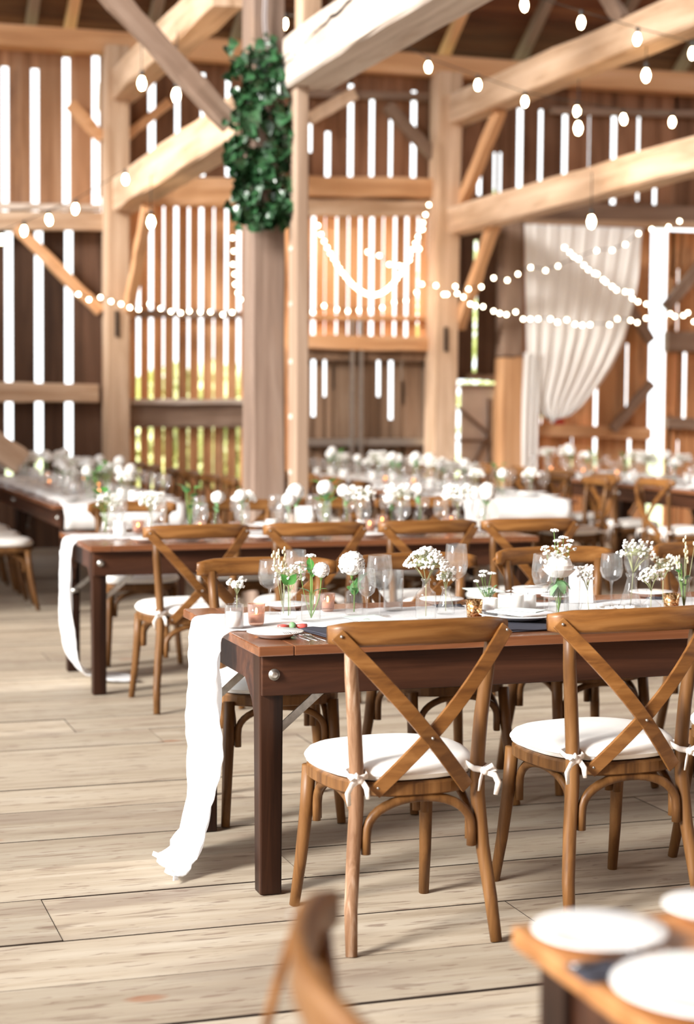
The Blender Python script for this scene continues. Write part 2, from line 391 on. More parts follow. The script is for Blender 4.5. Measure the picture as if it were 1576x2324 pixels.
for k, w in enumerate(ws): lo.append(gp(712 + 26.4 * k, 480, 790, w))
wall_band('wall_back', 5.3, 6.95, 2.02, 3.6, lo, [M['board']], 'orange brown narrow boards with bright gaps above the sliding door', bw=.3)
rt = [gp(1090, 335, 442, .055), gp(1124, 345, 442, .03), gp(1137, 345, 442, .03), gp(1181, 245, 437, .065), gp(1228, 248, 450, .05), gp(1283, 250, 450, .062), gp(1338, 260, 450, .02),
      gp(1394, 255, 470, .065), gp(1450, 262, 455, .035), gp(1488, 400, 470, .05), gp(1532, 400, 470, .045), gp(1536, 270, 320, .03), gp(1600, 270, 470, .06), gp(1660, 270, 470, .06)]
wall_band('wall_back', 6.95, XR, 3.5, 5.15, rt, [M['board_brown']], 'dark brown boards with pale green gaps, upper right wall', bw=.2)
lr = [gp(1080, 545, 845, .045), gp(1134, 560, 800, .03), gp(1353, 870, 1060, .05), gp(1425, 780, 950, .045), gp(1540, 610, 750, .04), gp(1525, 630, 735, .05), gp(1525, 800, 940, .035), gp(1555, 780, 960, .045),
      gp(1430, 990, 1060, .045), gp(1540, 1000, 1060, .03), gp(1300, 990, 1060, .02), gp(1230, 900, 980, .02), gp(1470, 560, 620, .02)]
def right_lower():
    a, b = W(1095, 862, YW).x, 0
    mb = wall_band
    # the tall bright doorway slit (a door standing ajar) splits the wall
    xs = W(1495, 700, YW).x
    wall_band('wall_back', 7.74, xs - .11, 0, 3.5, [g for g in lr if 7.8 < g[0] < xs - .15], [M['board']], 'brown boards behind the white drape', bw=.26)
    wall_band('wall_back', xs + .1, XR, 0, 3.42, [g for g in lr if g[0] > xs + .12], [M['board']], 'brown boards right of the tall bright doorway gap', bw=.26)
    wall_band('wall_back', xs - .11, xs + .1, 3.44, 3.5, [], [M['board']], 'short board over the tall bright doorway gap')
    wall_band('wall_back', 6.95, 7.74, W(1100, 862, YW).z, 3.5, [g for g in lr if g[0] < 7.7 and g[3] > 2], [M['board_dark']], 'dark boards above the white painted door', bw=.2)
right_lower()

def panel_boards(name, x0, x1, z0, z1, y0, gaps, mat, label, bw=.2, cat='door'):
    return wall_band(name, x0, x1, z0, z1, gaps, [mat], label, y0=y0, bw=bw, lean=0)
# sliding door (grey brown boards, pale steel bar and straps)
dg = [gp(758, 885, 1010, .03), gp(757, 815, 830, .03), gp(860, 815, 900, .04), gp(888, 815, 952, .05), gp(915, 815, 865, .04), gp(917, 920, 1010, .03), gp(712, 810, 945, .05), gp(738, 815, 900, .035)]
dg = [g for g in dg if g is not None]
dx0, dx1 = 5.3, W(972, 900, YW).x
merged = {}
for g in dg: merged.setdefault(round(g[0], 2), g)
door = panel_boards('door_1', dx0, dx1, 0, 2.02, YW - .0, [merged[k] for k in sorted(merged)], M['board_grey'], 'large grey brown boarded sliding door behind the middle long table')
for z, h in ((W(830, 1003, YW).z, .075),):
    m = MB(); m.box(dx0 + .02, dx1 - .05, YW - .09, YW - .03, z - h / 2, z + h / 2); m.build('door_bar', M['zinc'], door)
m = MB(); m.box(dx1 - .05, dx1 + .03, YW - .06, YW, 0, 2.02); tag(m.build('door_edge', M['zinc'], door), 'pale metal edge strip')
for px in (792, 812):
    x = W(px, 850, YW).x; m = MB(); m.box(x - .018, x + .018, YW - .13, YW - .095, .75, 2.35); m.build('door_strap', M['zinc'], door)
m = MB(); m.box(dx0, dx1 + .05, YW - .08, YW - .01, 1.93, 2.03); m.build('door_top_rail', M['board_grey'], door)
# white painted door with brown frame right of the right post
wx0, wx1 = 7.10, 7.74
wd = panel_boards('door_2', wx0, W(1122, 900, YW).x, 0, W(1100, 872, YW).z, YW - .01, [], M['whitepaint'], 'white painted boarded door right of the right wall post', bw=.16)
def dpart(nm, p0, p1, w, mat='beam_brown', y=YW - .04):
    a, b = W(*p0, y), W(*p1, y); m = MB(); m.tube([a, b], w / 2, 4, flat=(1, .5), up=(0, 1, 0), sm=False); return m.build(nm, M[mat], wd)
dpart('door_brace', (1040, 925), (1110, 985), .05); dpart('door_brace', (1112, 985), (1075, 1060), .05); dpart('door_stile', (1113, 905), (1113, 1100), .06)
dpart('door_rail', (1040, 1000), (1112, 1000), .06); dpart('door_rail', (1040, 878), (1130, 878), .05)

# wall posts (lean a little, as the old frame does)
def post(px0, px1, yb, y0, y1, mat, label, ztop, w=None, name='timber_post', lean=0, zb=0):
    a = W(px0, yb, y0).x; b = W(px1, yb, y0).x; xc = (a + b) / 2; w = b - a; d = y1 - y0
    zc = W(px0, yb, y0).z
    p0 = (xc + (zb - zc) * lean, (y0 + y1) / 2, zb); p1 = (xc + (ztop - zc) * lean, (y0 + y1) / 2, ztop)
    return beam(name, p0, p1, w, d, M[mat], label, 'timber post', up=(0, 1, 0), jit=.004)
post(243, 296, 700, 17.5, 17.8, 'beam', 'pale hewn post against the left part of the back wall', 5.0, lean=.004)
post(990, 1043, 700, 17.5, 17.8, 'beam', 'pale hewn post against the back wall right of the sliding door', 4.95, lean=.012)
post(1140, 1190, 950, 17.55, 17.78, 'beam_orange', 'short orange brown post at the left edge of the drape', W(1160, 812, 17.55).z, lean=.004)
post(1143, 1190, 650, 17.6, 17.8, 'beam_brown', 'grey brown upper post behind the left edge of the drape', 3.5, zb=W(1160, 808, 17.6).z, lean=.004)
# mortise slots
for px, py in ((266, 735), (1013, 770)):
    c = W(px, py, 17.49); m = MB(); m.box(-.02, .02, -.01, .01, -.13, .13)
    structure(m.build('mortise_slot', M['dark'], loc=c), 'dark mortise slot in the %s wall post' % ('left' if px < 500 else 'right'), 'slot')
def wbeam(p0, p1, h, d, mat, label, y=None, name='timber_beam', cat='timber beam'):
    """timber lying on the back wall between two pixels; d = depth"""
    y = YW - d / 2 if y is None else y
    a, b = W(*p0, y), W(*p1, y)
    return beam(name, a, b, d, h, M[mat], label, cat)
wbeam((-260, 64), (1760, 206), .225, .2, 'beam_orange', 'long top plate beam along the back wall under the roof')
wbeam((-260, 501), (232, 503), .19, .14, 'beam', 'upper girt on the left wall')
wbeam((-260, 886), (222, 893), .19, .14, 'beam', 'lower girt on the dark left wall')
wbeam((-20, 468), (228, 472), .06, .1, 'beam_pale', 'thin pale ledge above the upper girt on the left wall', y=YW - .1)
wbeam((290, 436), (560, 437), .28, .16, 'beam_orange', 'wide girt between left post and central post')
wbeam((290, 712), (545, 714), .07, .08, 'beam_brown', 'thin rail across the slatted wall left of the central post')
wbeam((296, 938), (552, 938), .29, .14, 'beam_brown', 'wide brown sill board on the slatted wall left of the central post')
wbeam((296, 912), (552, 912), .05, .2, 'beam_pale', 'pale top edge of the sill board')
wbeam((690, 424), (985, 428), .21, .2, 'beam_orange', 'upper girt between central and right posts')
wbeam((690, 472), (990, 474), .17, .14, 'beam', 'lower girt between central and right posts')
wbeam((690, 720), (985, 724), .05, .09, 'beam_orange', 'thin orange rail over the sliding door')
wbeam((690, 776), (985, 781), .15, .16, 'beam_orange', 'orange lintel rail over the sliding door')
wbeam((690, 212), (1010, 222), .07, .09, 'beam_brown', 'thin rail under the top plate right of the central post')
wbeam((1250, 252), (1700, 262), .07, .09, 'beam_brown', 'thin rail under the top plate at upper right')
wbeam((1040, 478), (1720, 494), .2, .22, 'beam_brown', 'dark girt above the drape on the right wall')
wbeam((1150, 508), (1720, 512), .07, .24, 'beam', 'paler ledge under the dark girt on the right wall')
wbeam((1215, 975), (1475, 985), .13, .1, 'beam_orange', 'low rail below the drape on the right wall')
wbeam((1512, 775), (1700, 780), .22, .12, 'beam_brown', 'rail right of the bright doorway gap')
wbeam((1512, 960), (1700, 965), .12, .1, 'beam_brown', 'low rail right of the bright doorway gap')
wbeam((1060, 853), (1140, 860), .06, .1, 'beam_brown', 'door head rail over the white painted door')
# braces lying on the wall
def wbrace(p0, p1, w, mat, label, d=.09): return wbeam(p0, p1, w, d, mat, label, y=YW - .12, cat='brace', name='timber_brace')
wbrace((38, 518), (228, 706), .115, 'beam_orange', 'diagonal brace falling from the upper girt to the left post')
wbrace((158, 235), (232, 315), .12, 'beam_orange', 'short diagonal brace above the upper girt left of the left post')
wbrace((285, 312), (385, 232), .09, 'beam_orange', 'short diagonal brace rising right of the left post')
wbrace((880, 240), (990, 360), .12, 'beam_brown', 'dark diagonal brace falling to the right post')
wbrace((702, 270), (805, 212), .13, 'beam', 'pale diagonal brace rising from behind the central post')
wbrace((1395, 645), (1478, 775), .1, 'beam_brown', 'dark diagonal brace left of the bright doorway gap')
wbrace((1480, 870), (1390, 975), .09, 'beam_brown', 'dark diagonal brace low beside the bright doorway gap')
wbrace((1512, 700), (1600, 590), .12, 'beam_brown', 'dark diagonal brace right of the bright doorway gap')

# heavy timbers running from the wall towards the camera
XA, XB = 3.36, 6.93
def ybeam(X, pa, pb, w, h, mat, label, **k):
    a, b = V(*pa, X), V(*pb, X); return beam('tie_beam', a, b, w, h, M[mat], label, **k)
ybeam(XA, (262, 456), (575, 258), .26, .33, 'beam', 'lower tie beam from left post to ivy covered central post', seg=12)
ybeam(XA, (250, 222), (520, -30), .26, .3, 'beam', 'upper tie beam rising from the left post past the diagonal strut', seg=12)
a = V(1000, 518, XB); structure(beam('tie_beam', (XB, 17.7, 3.4), (XB, 8.0, 3.44), .26, .27, M['beam'], 'lower tie beam from right post towards the right edge', seg=14), 'lower tie beam from the right post towards the right edge', 'timber beam')
beam('tie_beam', (XB, 17.7, 4.57), (XB, 8.0, 4.53), .26, .3, M['beam'], 'upper tie beam with short upright standing on it, from the right post', seg=14)
# big front timber held by the central posts
fb0 = V(640, 168, 3.55)
fx = 3.64
beam('tie_beam', (fx, 12.15, 3.88), (fx, 5.2, 3.88), .36, .36, M['beam_pale'], 'massive pale cracked beam running overhead from the ivy covered post', seg=16, jit=.007,
     crack=[(.0, -.12, .12, .17, -1, .009), (.1, .13, .32, .42, -1, .012), (.0, .05, .05, .1, -1, .006)])
# central post and the ladder rail beside it
beam('timber_post', (3.405, 12.46, 0), (3.405, 12.46, 7.6), .245, .30, M['post_grey'], 'thick central post wrapped with ivy at its top', 'timber post', up=(0, 1, 0), jit=.004, seg=24)
def ladder():
    r = empty('ladder', (3.62, 12.1, 0), label='built in wooden ladder of rungs and rail beside the central post', cat='ladder')
    x0, x1 = W(673, 600, 12.0).x, W(701, 600, 12.0).x
    m = MB(); n = 20
    m.box(x0 - 3.62, x1 - 3.62, -.1, .1, 0, 3.70); m.build('rail', M['beam_z'], r, bevel=.006)
    for z in (.6, 1.0, 1.4, 1.79, 2.2, 2.59, 2.99, 3.39):
        zz = z - .02
        m = MB(); m.box(3.53 - 3.62 - .02, x0 + .01 - 3.62, .0, .07, zz - .018, zz + .018); m.build('rung', M['beam_pale'], r, bevel=.004)
    return r
ladder()
beam('timber_post', (W(700, 50, 12.9).x + .03, 13.0, 4.06), (W(700, 50, 12.9).x + .03, 13.0, 7.6), .16, .16, M['beam'], 'upper post rising behind the massive cracked beam', 'timber post', up=(0, 1, 0))
# diagonal strut in front of the left beams, ends at central post
beam('timber_brace', W(225, -40, 12.3), W(525, 282, 12.3), .11, .15, M['beam_brown'], 'slim grey brown diagonal strut falling to the ivy covered post', 'brace', up=(0, 0, 1))
# knee braces between wall posts and tie beams
beam('knee_brace', (XA + .04, 17.6, 2.35), (XA + .04, 16.6, 3.32), .1, .13, M['beam_orange'], 'orange knee brace under the lower tie beam at left post', 'brace')
beam('knee_brace', (XB + .04, 17.6, 2.3), (XB + .04, 16.65, 3.3), .1, .13, M['beam_orange'], 'orange knee brace under the lower tie beam at right post', 'brace')
beam('knee_brace', (XB + .04, 17.55, 3.6), (XB + .04, 16.5, 4.42), .1, .14, M['beam_orange'], 'orange knee brace under the upper tie beam at right post', 'brace')
a = V(1285, 175, XB); beam('timber_post', (XB - .15, a.y, a.z + .02), (XB - .15, a.y, a.z + 1.2), .1, .16, M['beam'], 'short upright fixed to the upper right tie beam', 'timber post')
a = V(1322, 120, XB); beam('timber_post', (XB + .1, a.y, a.z), (XB + .1, a.y, a.z + 1.2), .06, .12, M['beam_brown'], 'thin upright behind the upright on the upper right tie beam', 'timber post')
beam('timber_brace', V(1415, 50, XB), V(1360, -40, XB), .08, .14, M['beam_brown'], 'slanted strut above the upper right tie beam', 'brace')

# roof: dark boards on rafters rising from the wall plate
S = math.tan(math.radians(33)); ZP = 5.22
def roof():
    mb = MB(); L = 8.87
    n = 26
    for i in range(n):
        y0 = 18.4 - i * .4; y1 = y0 - .39
        z0 = ZP + .2 + (17.87 - y0) * S; z1 = ZP + .2 + (17.87 - y1) * S
        mb.hexa([(-5, y1, z1), (15, y1, z1), (15, y0, z0), (-5, y0, z0), (-5, y1, z1 + .03), (15, y1, z1 + .03), (15, y0, z0 + .03), (-5, y0, z0 + .03)])
    yr = 18.4 - n * .4; zr = ZP + .2 + (17.87 - yr) * S
    for i in range(26):
        y0 = yr - i * .4; y1 = y0 - .39; z0 = zr - (yr - y0) * S; z1 = zr - (yr - y1) * S
        mb.hexa([(-5, y1, z1), (15, y1, z1), (15, y0, z0), (-5, y0, z0), (-5, y1, z1 + .03), (15, y1, z1 + .03), (15, y0, z0 + .03), (-5, y0, z0 + .03)])
    structure(mb.build('roof', M['roof']), 'dark reddish roof boards above the back wall', 'roof')
    for px, mat in ((-110, 'beam_brown'), (75, 'beam_brown'), (165, 'beam_orange'), (350, 'beam_brown'), (545, 'beam_brown'), (740, 'beam_brown'), (870, 'beam_brown'), (1022, 'beam_orange'), (1195, 'beam_brown'), (1375, 'beam_brown'), (1560, 'beam_brown')):
        x = W(px, 120, YW).x
        beam('rafter', (x, 18.1, ZP + .0), (x, 11.5, ZP + .0 + 6.6 * S), .1, .14, M[mat], 'dark sloping rafter of the barn roof', 'rafter')['group'] = 'rafters above the back wall'
roof()
# side wall at right and far left return
m = MB(); y = 0
while y < 18: m.box(12.9, 12.93, y, y + .27, 0, 5.3); y += .3
structure(m.build('wall_right', M['board']), 'boarded right wall with narrow gaps', 'wall')
m = MB(); y = 10.5
while y < 18: m.box(-3.2, -3.17, y, y + .27, 0, 5.3); y += .3
structure(m.build('wall_left', M['board']), 'boarded left wall beyond the open doors', 'wall')

m = MB(); x = -4.6  # unseen wall, added to keep sky light from the camera side out
while x < 13: m.box(x, x + .29, -2.45, -2.42, 0, 5.1); x += .292
structure(m.build('wall_light_block', M['board']), 'unseen boarded wall added behind the camera to block front light', 'wall')
# ------------------------------------------------------------------ outdoors seen through the gaps
m = MB(); m.grid(lambda u, v: (-25 + 70 * u, 18.7 + 40 * v, -.35), 2, 2)
structure(m.build('ground', M['lawn']), 'green grass outside the barn seen through the gaps', 'ground')
def tree(x, y, h, r, label):
    t = empty('tree', (x, y, -.35), label=label, cat='tree', group='trees outside behind the boards')
    m = MB(); m.tube([(0, 0, 0), (.1, 0, h * .5), (0, .1, h * .8)], [.16, .12, .05], 8); m.build('trunk', M['bark'], t)
    m = MB()
    for i in range(1500):
        d = Vector((U(-1, 1), U(-1, 1), U(-1, 1)))
        if d.length > 1: continue
        p = Vector((d.x * r, d.y * r, h * .6 + d.z * h * .42)); q = U(.09, .2)
        a = Vector((U(-1, 1), U(-1, 1), U(-1, 1))).normalized() * q; b = a.orthogonal().normalized() * q * .6
        m.add([p - a, p + b, p + a, p - b], [(0, 1, 2, 3)])
    m.build('leaves', M['hedge'], t)
for a in ((5.2, 24, 2.3, .8), (6.4, 25.5, 2.4, .9), (11.3, 27, 5.2, 1.3)): tree(*a, 'green leafy tree outside seen only through wall gaps')

# ================================================================== CHAIR
def seat_outline(k=1.0, n=40):
    pts = []
    for i in range(n):
        a = 2 * PI * i / n; c, s = math.cos(a), math.sin(a)
        e = .72
        x = math.copysign(abs(c) ** e, c); y = math.copysign(abs(s) ** e, s)
        wv = .235 - .03 * (.5 - .5 * y)
        pts.append((x * wv * k, y * .235 * k + .0))
    return pts
def disc(mb, rings, mi=0, sm=True):
    """rings of outline points from bottom to top: list of (scale, z)"""
    n = 40; vs = []
    for k, z in rings:
        for x, y in seat_outline(k, n): vs.append((x, y, z))
    fs = [(i * n + j, i * n + (j + 1) % n, (i + 1) * n + (j + 1) % n, (i + 1) * n + j) for i in range(len(rings) - 1) for j in range(n)]
    fs += [tuple(range(n - 1, -1, -1)), tuple(range((len(rings) - 1) * n, len(rings) * n))]
    return mb.add(vs, fs, mi, sm)
def cushion_mesh():
    mb = MB(); n = 40; vs = []; R = [(.2, .512), (.45, .512), (.7, .51), (.88, .504), (.97, .495), (1.025, .479), (1.01, .463), (.94, .457)]
    vs.append((0, 0, .512))
    for k, z in R:
        for i, (x, y) in enumerate(seat_outline(k, n)):
            z2 = z + (.0035 * math.sin(9 * x + 5 * y) + .003 * math.sin(23 * y + 7 * x)) * (1 if z > .49 else .3)
            vs.append((x, y * .985, z2))
    fs = [(0, 1 + i, 1 + (i + 1) % n) for i in range(n)]
    for r in range(len(R) - 1):
        for i in range(n): fs.append((1 + r * n + i, 1 + (r + 1) * n + i, 1 + (r + 1) * n + (i + 1) % n, 1 + r * n + (i + 1) % n))
    fs.append(tuple(1 + (len(R) - 1) * n + i for i in range(n)))
    return mb.add(vs, fs, 0, True)
def chair_parts(root, worn=False, detail=True):
    Cw, Cr = M['chair'], M['chair_rail']
    for s in (-1, 1):
        p = [(s * .212, -.262, 0), (s * .205, -.236, .12), (s * .19, -.212, .26), (s * .178, -.203, .4), (s * .178, -.2, .5), (s * .186, -.205, .62), (s * .198, -.216, .74), (s * .206, -.228, .85)]
        m = MB(); m.tube(p, [.0165, .0185, .0195, .0205, .0205, .02, .019, .017], 12)
        o = m.build('leg', M['chair_worn'] if (worn and s < 0) else Cw, root)
        if worn and s < 0: o['label'] = 'worn leg with flaking greyish finish'
    for s in (-1, 1):
        m = MB(); m.tube([(s * .185, .185, .43), (s * .188, .2, .3), (s * .197, .226, .14), (s * .206, .258, 0)], [.021, .0205, .018, .0155], 12); m.build('leg', Cw, root)
    m = MB(); disc(m, [(.97, .415), (1, .42), (1, .448), (.97, .454)], sm=False); m.build('seat_frame', Cw, root)
    cush = cushion_mesh().build('seat_cushion', M['cushion'], root)
    m = MB(); pts = [(x * 1.018, y * 1.003, .474) for x, y in seat_outline(1, 40)]; m.tube(pts + [pts[0]], .0035, 5); m.build('piping', M['cushion'], cush)
    # top rail, bent forward at its ends
    m = MB(); n = 16; vs = []
    for i in range(n + 1):
        t = -1 + 2 * i / n; x = t * .262; y = -.262 + .05 * t * t + (.008 if abs(t) > .95 else 0)
        h = .034 * (1 - .32 * max(0, abs(t) - .8) / .2); th = .0125 * (1 - .25 * max(0, abs(t) - .85) / .15); z = .862 + .004 * (1 - t * t)
        for a, b in ((-1, -.6), (-.5, -1), (.5, -1), (1, -.6), (1, .6), (.5, 1), (-.5, 1), (-1, .6)): vs.append((x, y + a * th, z + b * h))
    fs = [(i * 8 + j, i * 8 + (j + 1) % 8, (i + 1) * 8 + (j + 1) % 8, (i + 1) * 8 + j) for i in range(n) for j in range(8)]
    fs += [tuple(range(7, -1, -1)), tuple(range(n * 8, n * 8 + 8))]
    m.add(vs, fs, 0, True); m.build('top_rail', Cr, root, bevel=0)
    # crossed straps
    for s in (-1, 1):
        bow = .012 if s < 0 else 0
        pts = []
        for i in range(13):
            t = i / 12
            x = s * lerp(.248, -.135, t); z = lerp(.866, .43, t)
            y = lerp(-.236, -.225, t) - .062 * math.sin(PI * t) ** 1.0 - bow * math.sin(PI * t) - (.006 if s < 0 else 0)
            pts.append((x, y, z))
        m = MB(); m.tube(pts, .02, 4, flat=(1, .27), up=(-s * .75, 0, .66), sm=False); m.build('cross_strap', Cr, root, bevel=.002)
    if detail:
        for p in ((-.24, -.255, .862), (.24, -.255, .862), (0, -.309, .586), (-.128, -.235, .445)):
            m = MB(); m.ball(p, .0045, 8, 4); m.build('screw', M['zinc'], root)
    # arched stretchers
    def arch(a, b, zt, zb, r, inset=.012):
        a, b = Vector(a), Vector(b); pts = []
        for i in range(19):
            an = PI * i / 18
            q = a.lerp(b, .5 - .5 * math.cos(an) * (1 - .0)); z = zb + .045 + (zt - zb - .045) * math.sin(an) ** .8
            pts.append((q.x, q.y, z))
        pts = [(a.x, a.y, zb)] + pts + [(b.x, b.y, zb)]
        m = MB(); m.tube(pts, r, 9); return m.build('arched_stretcher', Cw, root)
    arch((-.155, -.215, 0), (.155, -.215, 0), .408, .262, .0135)
    arch((-.155, .195, 0), (.155, .195, 0), .408, .27, .0125)
    for s in (-1, 1): arch((s * .168, -.17, 0), (s * .168, .165, 0), .408, .27, .0125)
    # cushion ties knotted round the rear posts
    for s in (-1, 1):
        m = MB(); x = s * .178
        m.tube([(x - s * .03, -.15, .487), (x - s * .028, -.185, .485), (x - s * .022, -.225, .478), (x, -.232, .474), (x + s * .024, -.21, .476), (x + s * .022, -.17, .482), (x - s * .02, -.15, .486)], .006, 6, flat=(1.5, .6))
        m.ball((x + s * .004, -.238, .472), .012, 8, 5)
        m.tube([(x, -.238, .472), (x + s * .03, -.25, .462), (x + s * .042, -.25, .44), (x + s * .036, -.245, .405)], [.005, .006, .006, .004], 6, flat=(1.5, .5))
        m.tube([(x, -.238, .472), (x - s * .012, -.25, .45), (x - s * .016, -.248, .42)], [.005, .006, .004], 6, flat=(1.5, .5))
        m.tube([(x, -.238, .472), (x + s * .02, -.256, .49), (x + s * .034, -.25, .478), (x + s * .012, -.24, .47)], .0045, 6, flat=(1.5, .5))
        m.build('cushion_tie', M['tie'], root)
    return root
chairA = chair_parts(empty('cross_back_chair', (1.652, 4.67, 0), math.radians(1.5), 'wooden cross-back chair with worn flaking leg, first at the front table', 'chair'), worn=True)
chairB = chair_parts(empty('cross_back_chair', (2.325, 4.745, 0), math.radians(2), 'wooden cross-back chair with long hanging cushion tie, second from the front table corner', 'chair'))
for k in (chairA, chairB): CH[k.name] = [c for c in COL.objects if c.parent is k]
def chair(x, y, deg, label, group=None): return copy_tree(chairB, (x, y, 0), math.radians(deg), label, group)
chair(2.985, 4.83, 0, 'chair cut off by the right edge on the near side of the front table')
# far side of the front table
chair(1.715, 6.13, 172, 'orange brown chair behind the front table corner, beside the wine glasses')
chair(2.36, 6.16, 184, 'chair across the front table, behind the white carnation bottle')
chair(3.0, 6.28, 182, 'chair across the front table, behind the tall rose vase')
chair(3.74, 6.36, 181, 'chair across the front table at the right edge, behind the grasses')
# second table, near side
chair(1.905, 8.44, 3, 'chair with dangling cushion tie standing free at the corner of the second table')
chair(2.51, 8.44, 0, 'second chair from the left on the near side of the second table')
chair(3.10, 8.44, 0, 'third chair from the left on the near side of the second table')
chair(3.66, 8.44, -2, 'last chair on the right of the near side of the second table')
for i, x in enumerate((1.98, 2.62, 3.2, 3.75)):
    chair(x, 10.0, 180 + U(-4, 4), ('leftmost', 'second', 'third', 'rightmost')[i] + ' chair on the far side of the second table, half hidden by flowers')
# chairs along the long tables
for i, y in enumerate((12.75, 13.42, 14.1, 14.8, 15.5)):
    chair(1.52, y, -90 + U(-4, 4), 'chair with white cushion in the row at the left edge of the barn', 'chairs on the left side of the left long table')
for i, y in enumerate((13.2, 13.85, 14.55, 15.3, 16.1, 16.8)):
    chair(3.12, y, 90 + U(-5, 5), 'chair in the blurred row between the left long table and slatted wall', 'chairs on the right side of the left long table')
for i, y in enumerate((12.7, 13.45, 14.2, 15.0, 15.8, 16.5)):
    chair(5.98, y, 90 + U(-6, 6), 'blurred chair on the right side of the middle long table', 'chairs on the right side of the middle long table')
for i, y in enumerate((12.6, 13.3, 14.0, 14.7)):
    chair(4.42, y, -90 + U(-4, 4), 'blurred chair on the left side of the middle long table', 'chairs on the left side of the middle long table')
chair(6.80, 12.43, -86, 'nearest chair at the left side of the right long table, V of its back showing')
chair(6.80, 13.30, -90, 'second nearest chair at the left side of the right long table')
for i, y in enumerate((14.2, 15.05, 15.9, 16.6)):
    chair(6.80, y, -90 + U(-5, 5), 'blurred chair in the row along the left side of the right long table', 'farther chairs on the left side of the right long table')
for i, y in enumerate((12.6, 13.4, 14.2)):
    chair(8.5, y, 90, 'blurred chair on the far right side of the right long table', 'chairs on the right side of the right long table')
# very near chair, lower edge
chair(.786, 1.726, -102, 'out of focus chair top rail and strap at the bottom edge')

# ================================================================== TABLE
def make_table(name, loc, rz, label, Lx=2.44, Wy=1.01, brace=True):
    """origin at the near left corner of the floor outline; top spans x 0..Lx, y 0..Wy"""
    r = empty(name, loc, rz, label, 'table'); H = .762
    m = MB(); y = 0; nb = 5; s = (Wy) / nb
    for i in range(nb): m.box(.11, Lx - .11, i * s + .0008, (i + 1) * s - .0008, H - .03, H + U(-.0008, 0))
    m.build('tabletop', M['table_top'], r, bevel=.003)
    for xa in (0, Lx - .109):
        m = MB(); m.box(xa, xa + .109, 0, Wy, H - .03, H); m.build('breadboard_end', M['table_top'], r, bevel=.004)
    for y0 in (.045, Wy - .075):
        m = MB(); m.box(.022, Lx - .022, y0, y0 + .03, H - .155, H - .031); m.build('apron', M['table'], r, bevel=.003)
    for x0 in (.03, Lx - .06):
        # end apron with shoulders that widen into the legs
        m = MB(); a, b = .134, Wy - .134
        prof = [(a, H - .031), (b, H - .031), (b, H - .25), (b - .025, H - .25), (b - .06, H - .19), (b - .14, H - .13), (a + .14, H - .13), (a + .06, H - .19), (a + .025, H - .25), (a, H - .25)]
        n = len(prof); vs = [(x0, p, q) for p, q in prof] + [(x0 + .03, p, q) for p, q in prof]
        m.add(vs, [tuple(range(n)), tuple(range(2 * n - 1, n - 1, -1))] + [(i, (i + 1) % n, n + (i + 1) % n, n + i) for i in range(n)])
        m.build('end_apron', M['table'], r)
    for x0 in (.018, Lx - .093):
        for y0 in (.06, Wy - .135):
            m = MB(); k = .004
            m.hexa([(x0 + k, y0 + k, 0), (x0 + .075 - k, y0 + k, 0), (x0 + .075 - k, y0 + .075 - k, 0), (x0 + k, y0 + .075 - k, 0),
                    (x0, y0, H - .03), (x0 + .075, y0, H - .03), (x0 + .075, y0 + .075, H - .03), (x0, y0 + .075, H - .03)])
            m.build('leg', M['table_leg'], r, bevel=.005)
    for y0, sg in ((.044, -1), (Wy - .044, 1)):
        for x0 in (.058, Lx - .058):
            m = MB(); m.lathe([(0.0001, 0), (.0165, 0), (.0175, .003), (.0175, .006), (.011, .0065), (.011, .012), (.008, .014), (0.0001, .014)], 18)
            vs = [(x0 + v[0], y0 + sg * v[2], H - .09 + v[1]) for v in m.v]; m.v = vs
            m.build('bolt', M['zinc'], r)
    if brace:
        for x0, sx in ((.06, 1), (Lx - .06, -1)):
            for y0 in (.14, Wy - .15):
                m = MB(); a = Vector((x0, y0, H - .31)); b = Vector((x0 + sx * .2, y0, H - .14))
                m.tube([a, b], .012, 4, flat=(1, .3), up=(0, 0, 1), sm=False)
                m.tube([a + Vector((-sx * .02, 0, -.004)), a + Vector((sx * .02, 0, .004))], .014, 8)
                m.build('folding_brace', M['zinc'], r)
    return r
TB = make_table('farm_table', (1.345, 4.975, 0), 0, 'dark brown farm table in sharp focus with steel bolt and lace runner')
CH[TB.name] = [c for c in COL.objects if c.parent is TB]
copy_tree(TB, (1.49, 8.725, 0), 0, 'dark farm table behind the front one, its white runner pooling by its legs')
def ctable(x, y, deg, label): return copy_tree(TB, (x, y, 0), math.radians(deg), label)
ctable(2.84, 12.25, 90, 'nearer table of the long white covered row at the left edge')
ctable(2.84, 14.69, 90, 'farther table of the long white covered row at the left edge')
ctable(5.72, 12.0, 90, 'nearer table of the middle long row, behind the central post')
ctable(5.72, 14.44, 90, 'farther table of the middle long row, below the sliding door')
ctable(8.2, 11.95, 90, 'nearer table of the right long row with dark sides')
ctable(8.2, 14.39, 90, 'farther table of the right long row, in front of the drape')
nt_ = ctable(.955, 1.19, 0, 'out of focus orange brown table corner at the bottom right')
for o in [k for k in COL.objects if k.parent is nt_ and k.name.split('.')[0] in ('tabletop', 'breadboard_end')]:
    o.data = o.data.copy(); o.data.materials[0] = M['top_orange']

